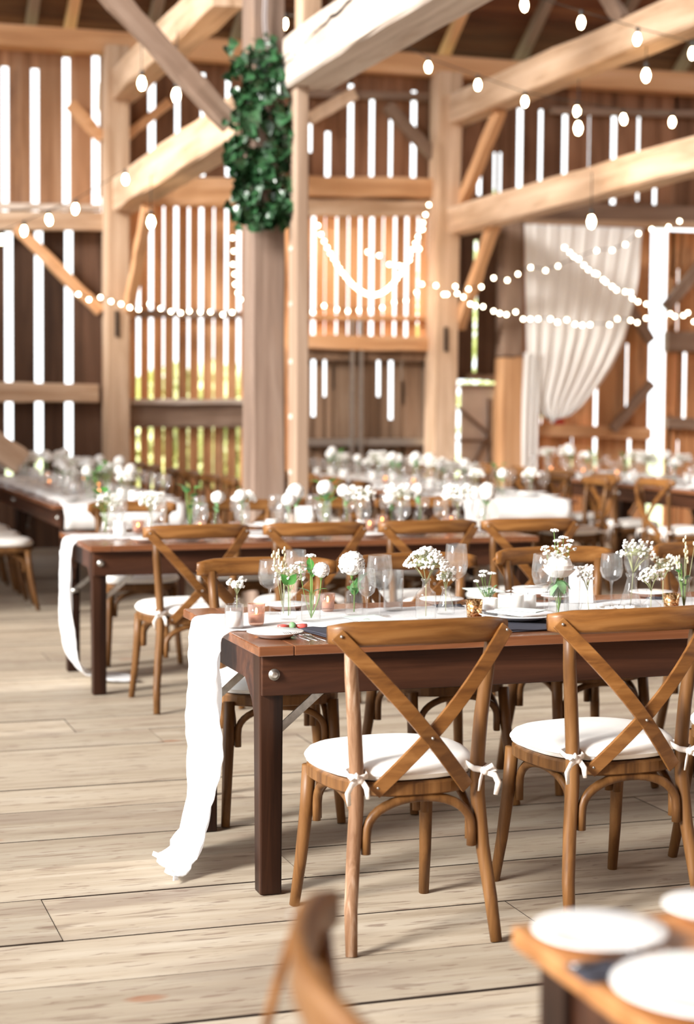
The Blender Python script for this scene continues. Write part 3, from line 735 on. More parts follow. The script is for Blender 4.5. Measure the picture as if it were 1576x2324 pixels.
# ================================================================== RUNNERS
H = .762
def runner(name, path, wid, label, thick=.004, wob=.004, nseg=90, mat='lace', narrow=None, side=(0, 1, 0), group=None):
    pts = [Vector(p) for p in path]; d = [0]
    for a, b in zip(pts, pts[1:]): d.append(d[-1] + (b - a).length)
    T = d[-1]; side = Vector(side)
    def at(t):
        t = t * T
        for i in range(len(d) - 1):
            if t <= d[i + 1] or i == len(d) - 2:
                k = (t - d[i]) / (d[i + 1] - d[i]); return pts[i].lerp(pts[i + 1], k), i + k
    def fn(u, v):
        p, k = at(v); wv = narrow(v) if narrow else 1
        tn = (at(min(1, v + .004))[0] - at(max(0, v - .004))[0]).normalized(); nrm = tn.cross(side).normalized()
        e = (u - .5) * wid * wv
        scal = .006 * math.sin(v * T * 95) * (1 if u in (0, 1) else 0) * (1 if u == 0 else -1)
        w = wob * (math.sin(u * 17 + v * 31) + .6 * math.sin(u * 41 - v * 57)) * (.15 if abs(nrm.z) > .8 and p.z > .7 else 2.4 if p.z < .7 else .6)
        q = p + side * (e + scal) + nrm * (w if abs(nrm.z) < .8 else abs(w))
        q.z = max(q.z, .004); return q
    m = MB(); m.grid(fn, 16, nseg)
    o = m.build(name, M[mat], solid=thick)
    return tag(o, label, 'table runner', group)
def smooth(pts, it=2):
    pts = [Vector(p) for p in pts]
    for _ in range(it):
        q = [pts[0]]
        for a, b in zip(pts, pts[1:]): q += [a.lerp(b, .25), a.lerp(b, .75)]
        q.append(pts[-1]); pts = q
    return pts
yc = 5.55
runner('table_runner', smooth([(3.7, yc, H + .005), (2.5, yc, H + .005), (1.45, yc, H + .005), (1.33, yc, H + .004), (1.315, yc - .005, .72), (1.31, yc - .02, .5), (1.3, yc - .04, .25), (1.26, yc - .08, .08), (1.19, yc - .12, .02), (1.155, yc - .15, .03), (1.15, yc - .16, .012)]), .43,
       'long white lace runner hanging off the front table end down to the floor', nseg=260, narrow=lambda v: 1 - .28 * max(0, min(1, (v - .78) / .2)), wob=.005)
# crumpled end of the lace on the floor
m = MB()
def crump(u, v):
    a = u * PI * 2; r = v
    x = 1.205 + (r * math.cos(a)) * .075; y = 5.37 + (r * math.sin(a)) * .11
    z = .01 + .035 * (1 - r) + .014 * (1 + math.sin(7 * a + 9 * r)) * (1 - r * .5) + .008 * math.sin(17 * a - 13 * r)
    return (x + .01 * math.sin(9 * a), y + .012 * math.sin(7 * a + 1), max(.004, z))
runner('table_runner', smooth([(3.9, 9.3, H + .005), (2.5, 9.3, H + .005), (1.6, 9.3, H + .005), (1.475, 9.3, H + .004), (1.455, 9.3, .7), (1.45, 9.3, .4), (1.47, 9.3, .15), (1.55, 9.28, .03), (1.68, 9.26, .012), (1.8, 9.25, .01)]), .36,
       'white runner hanging off the left end of the second table and pooling on the floor', nseg=160, narrow=lambda v: 1 - .2 * max(0, (v - .8) / .2))
for x, ya, yb, lab in ((2.33, 12.2, 17.15, 'white runner lying along the left long table'), (5.21, 11.95, 16.9, 'white runner lying along the middle long table'), (7.69, 11.9, 16.85, 'white runner lying along the right long table')):
    runner('table_runner', smooth([(x, ya - .03, .6), (x, ya - .02, .7), (x, ya, H + .006), (x, ya + .1, H + .006), (x, 14.5, H + .006), (x, yb - .2, H + .006), (x, yb - .06, H + .006)]), .86, lab, nseg=60, side=(1, 0, 0), mat='linen', wob=.002)

# ================================================================== TABLEWARE MAKERS
def wineglass(loc, h=.21, r=.042, label=None, scl=1, group=None):
    t = empty('wine_glass', loc, 0, label, 'wine glass', group); hb = h * .45
    m = MB(); m.lathe([(.004, 0), (r * .5, .006), (r * .86, hb * 0.22 / 1), (r * 1.03, hb * .5), (r * 1.02, hb * .7), (r * .9, h - hb), (r * .88, h - hb + .001), (r * .86, h - hb - .002), (r * .98, hb * .7), (r * .99, hb * .5), (r * .82, hb * .24)], 26, (0, 0, h - (h - hb)))
    m.build('bowl', M['glass'], t)
    m = MB(); m.lathe([(.0032, .004), (.003, .03), (.0035, hb - .012), (.008, hb + .002)], 10); m.build('stem', M['glass'], t)
    m = MB(); m.lathe([(.0001, .0), (r * .8, .0), (r * .82, .0015), (.01, .004), (.0035, .007)], 24); m.build('foot', M['glass'], t)
    return t
def tumbler(loc, h=.12, r=.036, label=None, group=None):
    m = MB(); m.lathe([(.0001, .006), (r * .84, .006), (r * .97, h), (r, h + .001), (r * .98, h * .5), (r * .88, .002), (.0001, 0)], 26)
    return tag(m.build('drinking_glass', M['glass2'], loc=loc), label, 'glass', group)
def bottle(loc, h=.13, r=.027, neck=.011, kind='bottle', label=None, group=None, rib=0):
    P = {'bottle': [(.0001, 0), (r * .95, 0), (r, .006), (r, h * .58), (r * .93, h * .66), (neck * 1.05, h * .78), (neck, h * .93), (neck * 1.35, h * .95), (neck * 1.35, h), (neck * .9, h)],
         'flask': [(.0001, 0), (r * .98, 0), (r, .01), (r * .8, h * .35), (neck * 1.3, h * .7), (neck, h * .85), (neck * 1.5, h), (neck * 1.3, h)],
         'bud': [(.0001, 0), (r * .7, 0), (r, h * .2), (r * .95, h * .38), (neck * 1.1, h * .6), (neck, h * .8), (neck * 1.6, h), (neck * 1.4, h)],
         'jar': [(.0001, 0), (r, 0), (r, h * .98), (r * 1.02, h), (r * .95, h)]}[kind]
    m = MB(); m.lathe(P, 32, rib=.03 if rib else 0, ribn=16)
    return tag(m.build('glass_bottle' if kind != 'jar' else 'glass_vase', M['glass2'] if rib else M['glass'], loc=loc), label, 'vase', group)
def votive(loc, h=.062, r=.029, mat='rosegold', label=None, group=None, wax=True):
    t = empty('votive_holder', loc, 0, label, 'candle holder', group)
    m = MB(); m.lathe([(.0001, 0), (r * .72, 0), (r * .82, .005), (r * .97, h), (r * 1.0, h), (r * .86, .008), (.0001, .008)], 24); m.build('cup', M[mat], t)
    if wax:
        m = MB(); m.lathe([(.0001, .01), (r * .7, .01), (r * .72, h * .5), (.0001, h * .5)], 16); m.build('candle', M['wax'], t)
        m = MB(); m.ball((0, 0, h * .66), .0045, 8, 6, sz=2.4); m.build('flame', M['flame'], t)
    return t
def pillar(loc, h=.055, r=.024, label=None, group=None):
    t = empty('candle', loc, 0, label, 'candle', group)
    m = MB(); m.lathe([(.0001, 0), (r * .93, 0), (r, .004), (r, h - .003), (r * .95, h), (r * .8, h - .004), (.0001, h - .006)], 24); m.build('wax', M['wax'], t)
    m = MB(); m.tube([(0, 0, h - .006), (.001, 0, h + .006)], .001, 5); m.build('wick', M['rubber'], t)
    return t
def plate(loc, r=.088, label=None, group=None, mat='china', cat='plate'):
    m = MB(); m.lathe([(.0001, 0), (r * .55, 0), (r * .6, .003), (r * .97, .016), (r, .018), (r * .985, .02), (r * .6, .007), (.0001, .006)], 40)
    return tag(m.build('plate', M[mat], loc=loc), label, cat, group)
def fork(loc, rz, label=None, ln=.19, group=None):
    m = MB()
    m.tube([(0, 0, .003), (0, ln * .45, .004), (0, ln * .62, .007)], [.0055, .0035, .0028], 8, flat=(.35, 1), up=(0, 0, 1))
    m.tube([(0, ln * .6, .007), (0, ln * .7, .007), (0, ln * .76, .006)], [.003, .011, .0115], 8, flat=(.18, 1), up=(0, 0, 1))
    for i in range(4):
        x = (i - 1.5) * .0062; m.tube([(x, ln * .75, .006), (x, ln * .88, .005), (x, ln, .009)], [.0016, .0015, .0007], 5)
    o = m.build('fork', M['steel'], loc=loc); o.rotation_euler = (0, 0, rz); return tag(o, label, 'fork', group)
def knife(loc, rz, label=None, ln=.2):
    m = MB(); m.tube([(0, 0, .004), (0, ln * .4, .004)], [.0065, .005], 8, flat=(.5, 1), up=(0, 0, 1)); m.build
    m.tube([(0, ln * .4, .004), (0, ln * .8, .004), (.003, ln, .004)], [.0075, .009, .002], 8, flat=(.12, 1), up=(0, 0, 1))
    o = m.build('knife', M['steel'], loc=loc); o.rotation_euler = (0, 0, rz); return tag(o, label, 'knife')
def spoon(loc, rz, label, tilt=0):
    m = MB(); m.tube([(0, 0, 0), (0, .12, .0)], [.005, .0025], 8, flat=(.4, 1), up=(0, 0, 1)); m.tube([(0, .115, 0), (0, .13, -.001), (0, .15, -.003), (0, .168, 0)], [.003, .013, .018, .004], 12, flat=(.25, 1), up=(0, 0, 1))
    o = m.build('spoon', M['steel'], loc=loc); o.rotation_euler = (tilt, 0, rz); return tag(o, label, 'spoon')
def sheet(loc, w, l, rz, mat, name, label, cat, th=.0015, tilt=0, group=None):
    m = MB(); m.box(-w / 2, w / 2, -l / 2, l / 2, 0, th); o = m.build(name, M[mat], loc=loc); o.rotation_euler = (tilt, 0, rz); return tag(o, label, cat, group)
def napkin(loc, w, l, rz, mat, label, group=None, cat='napkin'):
    m = MB(); m.grid(lambda u, v: ((u - .5) * w, (v - .5) * l, .007 + .002 * math.sin(u * 9 + v * 5)), 8, 8)
    m.grid(lambda u, v: ((u - .5) * w * .98, (v - .5) * l * .98, .003), 2, 2)
    o = m.build('napkin', M[mat], loc=loc, solid=.0035); o.rotation_euler = (0, 0, rz); return tag(o, label, cat, group)

# ---- flowers
def leafmesh(mb, p, d, ln, wd, mi=0, curl=.25, up=None):
    p, d = Vector(p), Vector(d).normalized(); s = d.cross(Vector(up or (0, 0, 1)))
    s = s.normalized() if s.length > .1 else Vector((1, 0, 0)); n = s.cross(d)
    def fn(u, v):
        w = math.sin(PI * min(1, v * .92 + .06)) ** .8 * (1 - .35 * v) * wd
        return p + d * (ln * v) + s * ((u - .5) * 2 * w) + n * (-curl * ln * v * v + abs(u - .5) * .35 * w)
    mb.grid(fn, 4, 6, mi)
def petals(mb, c, r, n, cup=.5, seed=1, size=1.0, zmin=-.35, ruffle=.12):
    R = random.Random(seed); c = Vector(c)
    for i in range(n):
        z = 1 - (1 - zmin) * (i + .5) / n; a = i * 2.39996; q = math.sqrt(max(0, 1 - z * z))
        d = Vector((q * math.cos(a), q * math.sin(a), z)); s = d.orthogonal().normalized(); s = Matrix.Rotation(R.random() * 6.28, 3, d) @ s; t = d.cross(s)
        rr = r * (.82 + .22 * R.random()); w = r * .42 * size
        def fn(u, v, d=d, s=s, t=t, rr=rr, w=w, ph=R.random() * 6):
            x, y = (u - .5) * 2, (v - .5) * 2; k = x * x + y * y
            return c + d * (rr * (1 - cup * k * .16) + r * ruffle * math.sin(5 * x + ph) * math.sin(4 * y + ph)) + s * (x * w * (1 - .25 * y * y)) + t * (y * w * (1 - .25 * x * x))
        mb.grid(fn, 4, 4)
def stemtube(mb, a, b, r=.0016, bend=.01, n=6):
    a, b = Vector(a), Vector(b); o = Vector((U(-1, 1), U(-1, 1), 0)) * bend
    mb.tube([a.lerp(b, i / n) + o * math.sin(PI * i / n) for i in range(n + 1)], r, 6)
def carnation(loc, h, r=.03, lean=(0, 0), label=None, leaf=True, group=None, seed=1, name='carnation'):
    t = empty(name, loc, 0, label, 'flower', group); top = Vector((lean[0], lean[1], h))
    m = MB(); m.ball(top - Vector((0, 0, .1 * r)), r * .78, 10, 6); petals(m, top, r, 52, seed=seed); m.build('bloom', M['petal'], t)
    m = MB(); stemtube(m, (0, 0, .008), top - Vector((0, 0, r * .6)), .002); m.tube([top - Vector((0, 0, r * 1.2)), top - Vector((0, 0, r * .55))], [.003, .009], 8); m.build('stem', M['stem'], t)
    if leaf:
        m = MB()
        for k in range(3): leafmesh(m, top * (.62 + .06 * k), (U(-1, 1), U(-1, .2), 1.1), .05, .016)
        m.build('leaf', M['leaf_soft'], t)
    return t
def rose(loc, h, r=.038, label=None):
    t = empty('rose', loc, 0, label, 'flower'); c = Vector((0, 0, h)); m = MB()
    m.ball(c, r * .8, 12, 8); petals(m, c, r * 1.0, 34, cup=1.0, seed=9, size=1.35, ruffle=.05, zmin=-.75)
    for ring, (n, rr, op) in enumerate(((7, .98, .9), (8, 1.02, 1.2))):
        for k in range(n):
            a = 2 * PI * k / n + ring * .7
            def fn(u, v, a=a, rr=rr, op=op):
                an = a + (u - .5) * 1.5; el = lerp(-.9, .95 - op * .9, v); q = r * rr * (1 + .12 * v * v * (1 + op))
                return c + Vector((math.cos(an) * math.cos(el) * q, math.sin(an) * math.cos(el) * q, math.sin(el) * q * .95 - .05 * r))
            m.grid(fn, 6, 6)
    m.build('bloom', M['petal'], t)
    m = MB(); stemtube(m, (0, 0, .008), c - Vector((0, 0, r)), .0025); m.build('stem', M['stem'], t)
    m = MB()
    for k in range(7):
        a = k * 2.4; leafmesh(m, (0, 0, h - r * (1.0 + .35 * k / 7)), (math.cos(a), math.sin(a), -.5 - .1 * k), .055, .02)
    m.build('leaf', M['leaf_soft'], t)
    return t
def sprig(loc, h, spread=.05, n=45, label=None, seed=3, dome=False, br=.0048, name='babys_breath', group=None, col='petal', lean=(0, 0)):
    R = random.Random(seed); t = empty(name, loc, 0, label, 'flower', group); m = MB(); f = MB()
    hub = Vector((lean[0] * .4, lean[1] * .4, h * .5)); m.tube([(0, 0, .008), hub * .5, hub], .0013, 5)
    br_n = 7; tips = []
    for i in range(br_n):
        a = 6.28 * i / br_n + R.random(); q = spread * (.3 + .5 * R.random())
        b = Vector((lean[0] * .8 + q * math.cos(a), lean[1] * .8 + q * math.sin(a), h * (.74 + .12 * R.random()))); m.tube([hub, hub.lerp(b, .5) + Vector((0, 0, .006)), b], .0009, 4); tips.append(b)
    for i in range(n):
        b = tips[i % br_n]; a = 6.28 * R.random(); q = spread * math.sqrt(R.random())
        if dome: z = h * (1 - .28 * (q / spread) ** 2) + .006 * R.random()
        else: z = h * (.72 + .3 * R.random())
        p = Vector((lean[0] + q * math.cos(a), lean[1] + q * math.sin(a), z)); m.tube([b, p], .0006, 3)
        s = br * (.7 + .6 * R.random())
        f.ball(p, s, 7, 4)
        f.ball(p + Vector((s * .6, 0, s * .5)), s * .7, 6, 3)
    m.build('stem', M['stem_pale'], t); f.build('blossoms', M[col], t)
    return t
def yarrow(loc, tops, label, group=None):
    t = empty('yarrow', loc, 0, label, 'flower', group); m = MB(); f = MB(); R = random.Random(5)
    for (x, y, z, r) in tops:
        stemtube(m, (0, 0, .01), (x, y, z - .004), .0011, .006)
        for i in range(int(r * r * 90000) + 14):
            a = R.random() * 6.28; q = r * math.sqrt(R.random()); p = (x + q * math.cos(a), y + q * math.sin(a), z - .25 * q * q / r + .002 * R.random())
            f.ball(p, .0036, 6, 3)
            if i % 3 == 0: m.tube([(x, y, z - r * .5), p], .0005, 3)
    m.build('stem', M['stem'], t); f.build('flower_heads', M['petal'], t); return t
def grasses(loc, h, label, n=7, spread=.04, seeds=True, seed=4, group=None):
    R = random.Random(seed); t = empty('dried_grass', loc, 0, label, 'grass stem', group); m = MB(); f = MB()
    for i in range(n):
        a = R.random() * 6.28; q = spread * R.random(); hh = h * (.65 + .35 * R.random()); p = Vector((q * math.cos(a), q * math.sin(a), hh))
        m.tube([(0, 0, .01), p * .55, p], [.0009, .0007, .0004], 4)
        if seeds:
            for k in range(4): f.ball(p - Vector((.005 * math.sin(k * 2), .004 * math.cos(k * 2), .011 * k)), .0042, 6, 4, sz=1.9)
    m.build('stem', M['stem_pale'], t)
    if seeds: f.build('seed_heads', M['seed'], t)
    return t
def greens(loc, h, label, n=9, spread=.035, sz=.03, group=None, seed=6, wide=.45, mat='leaf', name='green_leaves'):
    R = random.Random(seed); t = empty(name, loc, 0, label, 'leaves', group); m = MB(); f = MB()
    for i in range(n):
        a = R.random() * 6.28; q = spread * R.random(); z = h * (.55 + .45 * R.random()); p = Vector((q * math.cos(a), q * math.sin(a), z))
        m.tube([(0, 0, .01), p * .5, p], .001, 4); leafmesh(f, p, (math.cos(a), math.sin(a) - .2, 1.2 * R.random() + .2), sz, sz * wide)
    m.build('stem', M['stem'], t); f.build('leaf', M[mat], t); return t
Z = H + .009
def at(px, py, dy=0):      # place on the front table top
    p = G(px, py, Z); return Vector((p.x, min(5.93, max(5.03, p.y + dy)), Z))
def mh(px, pyb, pyt):      # metres spanned above a table point
    p = G(px, pyb, Z); d = p.y * math.cos(TH) + p.x * math.sin(TH); return (pyb - pyt) * d / FPX

# ================================================================== FRONT TABLE SETTING
Pc = 'on the front table'
p = at(538, 1388); bottle(p, mh(538, 1388, 1356), .014, .008, label='tiny clear bottle holding baby\'s breath at the left end of the front table')
sprig(p, mh(538, 1388, 1312), .032, 26, 'small spray of baby\'s breath in a tiny bottle, leftmost flowers on the front table', seed=11, br=.0058, lean=(0, 0))
p = at(532, 1424); pl_ = tag(empty('candle_jar', p), 'white candle in a clear straight jar at the left end of the front table', 'candle')
m = MB(); m.lathe([(.0001, 0), (.029, 0), (.0305, .002), (.0305, .073), (.029, .074), (.0285, .004)], 28); m.build('jar', M['glass'], pl_)
m = MB(); m.lathe([(.0001, .005), (.0265, .005), (.0265, .05), (.0001, .05)], 24); m.build('wax', M['wax'], pl_)
votive(at(582, 1418), .068, .029, 'rosegold', 'rose gold glass votive beside the leftmost white candle jar')
wineglass(at(613, 1392), mh(613, 1392, 1270), .039, 'leftmost wine glass on the front table')
wineglass(at(671, 1375), mh(671, 1375, 1247), .04, 'wine glass behind the heart shaped leaves')
p = at(655, 1404); bottle(p, mh(655, 1404, 1338), .029, .013, 'flask', 'clear bud bottle holding two heart shaped leaves')
t = empty('green_leaves', p, 0, 'pair of heart shaped green leaves in a bud bottle', 'leaves'); m = MB(); hh = mh(655, 1404, 1325)
leafmesh(m, (0, 0, hh), (-.75, -.2, 1), .042, .017, curl=.1, up=(0, -1, .2)); leafmesh(m, (0, 0, hh), (.75, -.2, 1), .042, .017, curl=.1, up=(0, -1, .2)); m.build('leaf', M['leaf'], t)
m = MB(); m.tube([(0, 0, .01), (0, 0, hh)], .0014, 6); m.build('stem', M['stem'], t)
grasses(p + Vector((-.0, .06, 0)), mh(655, 1404, 1236), 'dried quaking grass rising behind the heart shaped leaves', 6, .05, seed=12)
sprig(p + Vector((.02, .05, 0)), mh(655, 1404, 1288), .06, 55, 'loose white filler flowers behind the heart shaped leaves', seed=13, name='filler_flower')
p = at(706, 1408); bottle(p, mh(706, 1408, 1348), .031, .018, 'jar', 'textured glass jar with glossy leaves and white carnation', rib=1)
greens(p, mh(706, 1408, 1290), 'glossy upright green leaves in the textured jar', 7, .02, .05, seed=21, wide=.3)
carnation(p, mh(706, 1408, 1295), .027, (.035, 0), 'small white carnation leaning right in the textured jar', leaf=False, seed=2)
yarrow(p, [(-.002, .0, mh(706, 1408, 1258), .017), (-.035, .01, mh(706, 1408, 1275), .014)], 'flat white yarrow heads above the textured jar')
votive(at(744, 1386), .06, .026, 'rosegold', 'copper toned votive behind the textured jar')
p = at(804, 1394); bottle(p, mh(804, 1394, 1317), .03, .013, label='clear apothecary bottle holding one big white carnation')
carnation(p, mh(804, 1394, 1280), .043, (-.008, 0), 'big white carnation in the clear apothecary bottle', seed=3, leaf=False)
greens(p, mh(804, 1394, 1325), 'broad green leaf beneath the big white carnation', 4, .012, .07, seed=4, wide=.33)
wineglass(at(862, 1398), mh(862, 1398, 1259), .043, 'wine glass right of the big carnation bottle')
tumbler(at(915, 1392, .1), mh(915, 1392, 1300), .037, 'straight drinking glass between carnation and ribbed bottle')
p = at(967, 1404); bottle(p, mh(967, 1404, 1312), .033, .012, rib=1, label='ribbed clear bottle holding the domed baby\'s breath')
sprig(p, mh(967, 1404, 1245), .078, 170, 'dense dome of white baby\'s breath in the ribbed bottle', seed=31, dome=True, br=.0052)
p = at(1012, 1392); bottle(p, mh(1012, 1392, 1330), .03, .012, 'flask', 'small faceted bottle right of the ribbed bottle', rib=1)
sprig(p, mh(1012, 1392, 1288), .033, 60, 'upright baby\'s breath in the small faceted bottle', seed=33, br=.0045)
wineglass(at(1055, 1386, .08), mh(1055, 1392, 1242), .04, 'tall wine glass behind the glowing mercury votive')
votive(at(1077, 1406), .066, .0285, 'mercury', 'glowing gold mercury glass votive near the chair rail')
pillar(at(1112, 1400), .064, .027, 'white pillar candle right of the gold mercury votive')
p = at(1108, 1372); bottle(p, .05, .02, .012, 'jar', 'small glass of daisy stems and moss leaves'); greens(p, .062, 'bright moss green sprig in the small glass', 16, .03, .016, seed=41, mat='leaf_soft', wide=.5)
yarrow(p, [(-.025, 0, .105, .013), (-.012, .01, .118, .014), (.012, 0, .112, .015), (-.045, .0, .085, .01)], 'thin daisy stems rising from the small glass')
# stacked plates with spoon behind
p = at(1172, 1342)
plate(p, .085, 'bottom plate of the stack on the far side of the front table'); plate(p + Vector((0, 0, .012)), .085, 'top plate of the stack with a spoon resting on it')
spoon(p + Vector((.06, .02, .045)), math.radians(55), 'steel spoon resting on the stacked plates', tilt=math.radians(-12))
for q, (px, py, r, h) in enumerate(((1160, 1388, .045, .06), (1198, 1380, .03, .05))):
    pillar(at(px, py), h, r, ('wide white candle bowl in front of the stacked plates', 'narrower white candle beside the wide candle bowl')[q])
wineglass(at(1236, 1404), mh(1236, 1404, 1256), .042, 'wine glass in front of the white rose')
p = at(1268, 1396); bottle(p, mh(1268, 1396, 1325), .033, .025, 'jar', 'glass vase holding the big white rose', rib=1)
rose(p, mh(1268, 1396, 1284), .044, 'big white rose among dusty green leaves')
yarrow(p, [(-.01, .02, mh(1268, 1396, 1202), .014), (-.005, .0, mh(1268, 1396, 1225), .013), (.022, .015, mh(1268, 1396, 1218), .016), (.045, .01, mh(1268, 1396, 1226), .014), (.03, -.01, mh(1268, 1396, 1235), .013), (-.04, .02, mh(1268, 1396, 1240), .012)], 'tall yarrow umbels above the white rose')
sprig(p + Vector((-.0, .015, 0)), mh(1268, 1396, 1240), .06, 50, 'small white filler sprays around the rose', seed=51, name='filler_flower')
tumbler(at(1298, 1392), mh(1298, 1392, 1290), .03, 'slim glass between the rose vase and the white card')
p = at(1335, 1372, .06); o = sheet(p + Vector((0, 0, .001)), .088, .13, math.radians(-8), 'paper', 'table_card', 'tall white card standing upright among the glasses', 'card', .002)
o.rotation_euler = (math.radians(84), 0, math.radians(-8)); o.location.z += .064
p = at(1337, 1394); bottle(p, mh(1337, 1394, 1325), .03, .013, 'flask', 'cloudy bud bottle standing before the white card', rib=1)
sprig(p, mh(1337, 1394, 1285), .035, 34, 'wispy flowers in the bud bottle before the white card', seed=61, lean=(-.015, 0))
wineglass(at(1388, 1372), mh(1388, 1372, 1256), .04, 'wine glass right of the white card')
wineglass(at(1444, 1372), mh(1444, 1372, 1232), .044, 'tall wine glass behind the fluted carafe')
p = at(1432, 1376); bottle(p, mh(1432, 1376, 1300), .036, .013, 'flask', 'fluted clear carafe near the right edge', rib=1)
sprig(p, mh(1432, 1376, 1225), .075, 60, 'airy baby\'s breath above the fluted carafe', seed=71, lean=(.02, 0))
p = at(1478, 1392); bottle(p, mh(1478, 1392, 1338), .036, .011, 'bud', 'round squat bottle with etched front near the right edge')
sprig(p, mh(1478, 1392, 1290), .042, 60, 'short baby\'s breath in the round squat bottle', seed=73, br=.0045)
sprig(at(1505, 1372), mh(1505, 1372, 1262), .05, 60, 'yellowish green filler flowers left of the right edge vase', seed=75, col='petal_cream', name='filler_flower')
votive(at(1524, 1392), .067, .028, 'mercury', 'gold mercury votive near the right edge')
p = at(1553, 1388); bottle(p, mh(1553, 1388, 1308), .03, .018, 'bud', 'curved bud vase at the right edge')
greens(p, mh(1553, 1388, 1285), 'green leafy stems in the vase at the right edge', 10, .03, .025, seed=81)
grasses(p, mh(1553, 1388, 1212), 'tall quaking grass in the vase at the right edge', 7, .045, seed=82)
p = at(1408, 1392); plate(p, .072, 'small flat plate carrying tealights on the front table', mat='china2')
for k, dx in enumerate((-.038, 0, .038)):
    pillar(p + Vector((dx, .0 + .01 * (k % 2), .008)), .017, .017, ('left', 'middle', 'right')[k] + ' tealight on the small flat plate')
# near place settings
p = G(626, 1447, H); plate((p.x, p.y + .005, H + .001), .088, 'white side plate at the front table corner')
for i, px in enumerate((705, 722, 741)):
    q = G(px, 1462, H); fork((q.x - .0 + .0, q.y + .0, H + .008), math.radians(10), ('left', 'middle', 'right')[i] + ' fork of the three on the dark napkin', ln=.17)
q = G(735, 1440, H); napkin((q.x + .03, q.y + .015, H + .001), .13, .2, math.radians(8), 'napkin', 'charcoal napkin under the three forks')
t = tag(empty('wrapped_candy', G(664, 1425, H + .008)), 'red and green wrapped candy behind the side plate', 'candy'); m = MB(); m.tube([(-.045, 0, 0), (-.03, 0, .004), (-.012, 0, .006)], [.012, .009, .005], 8); m.tube([(.012, 0, .006), (.03, 0, .004), (.045, 0, 0)], [.005, .009, .012], 8); m.build('wrapper', M['red'], t); m = MB(); m.ball((0, 0, .006), .013, 10, 6); m.build('sweet', M['leaf_soft'], t)
q = G(838, 1412, H); sheet((q.x, q.y, Z + .002), .12, .17, math.radians(4), 'sage', 'menu_card', 'sage green menu behind the first front chair', 'menu')
q = G(1075, 1340, H); sheet((q.x, q.y - .1, Z + .002), .12, .16, math.radians(-6), 'sage', 'menu_card', 'sage green menu on the far side near the mossy sprig', 'menu')
q = G(1182, 1418, H); plate((q.x + .02, q.y + .06, H + .012), .135, 'large white dinner plate between the two front chairs'); sheet((q.x + .01, q.y + .06, H + .034), .14, .2, math.radians(22), 'paper', 'menu_card', 'white menu booklet on the dinner plate between the chairs', 'menu', .004)
sheet((q.x + .03, q.y + .07, H + .04), .08, .15, math.radians(40), 'sage', 'menu_card', 'sage green slip on the white menu booklet', 'menu')
q = G(1205, 1430, H); napkin((q.x, q.y + .07, H + .001), .25, .22, 0, 'napkin', 'charcoal napkin under the large dinner plate')
for i, (px, py, lab) in enumerate(((1230, 1352, 'beside the stacked plates'), (600, 1362, 'behind the leftmost wine glass'), (1440, 1346, 'behind the fluted carafe'), (940, 1352, 'behind the ribbed bottle'))):
    q = G(px, py, H); y = min(5.86, q.y)
    plate((q.x, y, H + .002), .08 if i else .075, 'white plate at the far side of the front table, ' + lab)
    if i != 1: napkin((q.x - .02, y - .12, H + .001), .1, .07, math.radians(-10), 'napkin', 'dark folded napkin at the far side, ' + lab)
wineglass((1.83, 5.42, Z), .17, .03, 'short clear stemmed glass between the rose gold votive and the bud bottle')

# ================================================================== NEAR TABLE (bottom right)
q = G(1362, 2120, H + .012); plate((q.x, q.y, H + .001), .091, 'round white plate at the corner of the out of focus table')
q = G(1578, 2235, H + .012); plate((q.x + .015, q.y - .02, H + .001), .125, 'large white plate with sage paper at the bottom right corner')
sheet((q.x + .03, q.y - .01, H + .022), .09, .17, math.radians(35), 'sage', 'menu_card', 'sage green slip on the plate at the bottom right corner', 'menu')
q = G(1600, 2085, H); plate((q.x + .012, q.y, H + .001), .07, 'white plate cut off by the right edge, low in view')
q = G(1330, 2210, H); napkin((q.x + .03, q.y - .012, H + .001), .1, .06, 0, 'napkin', 'dark napkin under the blurred fork')
q = G(1300, 2215, H); o = fork((q.x, q.y, H + .01), math.radians(-78), 'blurred fork between two plates low in view', ln=.15)

# ================================================================== SETTINGS ON THE FARTHER TABLES
def proto(fn, *a, **k):
    o = fn((0, 0, -30), *a, **k); CH[o.name] = [c for c in COL.objects if c.parent is o]; return o
PR = {'bottle': proto(bottle, .12, .03, .012), 'bud': proto(bottle, .11, .034, .012, 'flask', rib=1), 'glass': proto(wineglass, .19, .042), 'tum': proto(tumbler, .11, .036),
      'pil': proto(pillar, .075, .032), 'vot': proto(votive, .07, .034, 'rosegold'), 'plate': proto(plate, .12), 'splate': proto(plate, .085),
      'carn': proto(carnation, .19, .034, (.01, 0)), 'carn2': proto(carnation, .165, .036, (-.02, .01), seed=8), 'spr': proto(sprig, .2, .07, 75, seed=91, br=.0065), 'spr2': proto(sprig, .17, .055, 60, seed=92, dome=True, br=.0065),
      'grn': proto(greens, .2, None, 9, .05, .05, seed=93), 'nap': proto(napkin, .12, .2, 0, 'linen', None), 'card': proto(sheet, .1, .13, 0, 'paper', 'table_card', None, 'card', .003)}
def put(kind, loc, label, group, rz=None, sc=None, cat=None):
    o = copy_tree(PR[kind], loc, U(0, 6.28) if rz is None else rz, label, group, sc=sc)
    o['group'] = group; return o
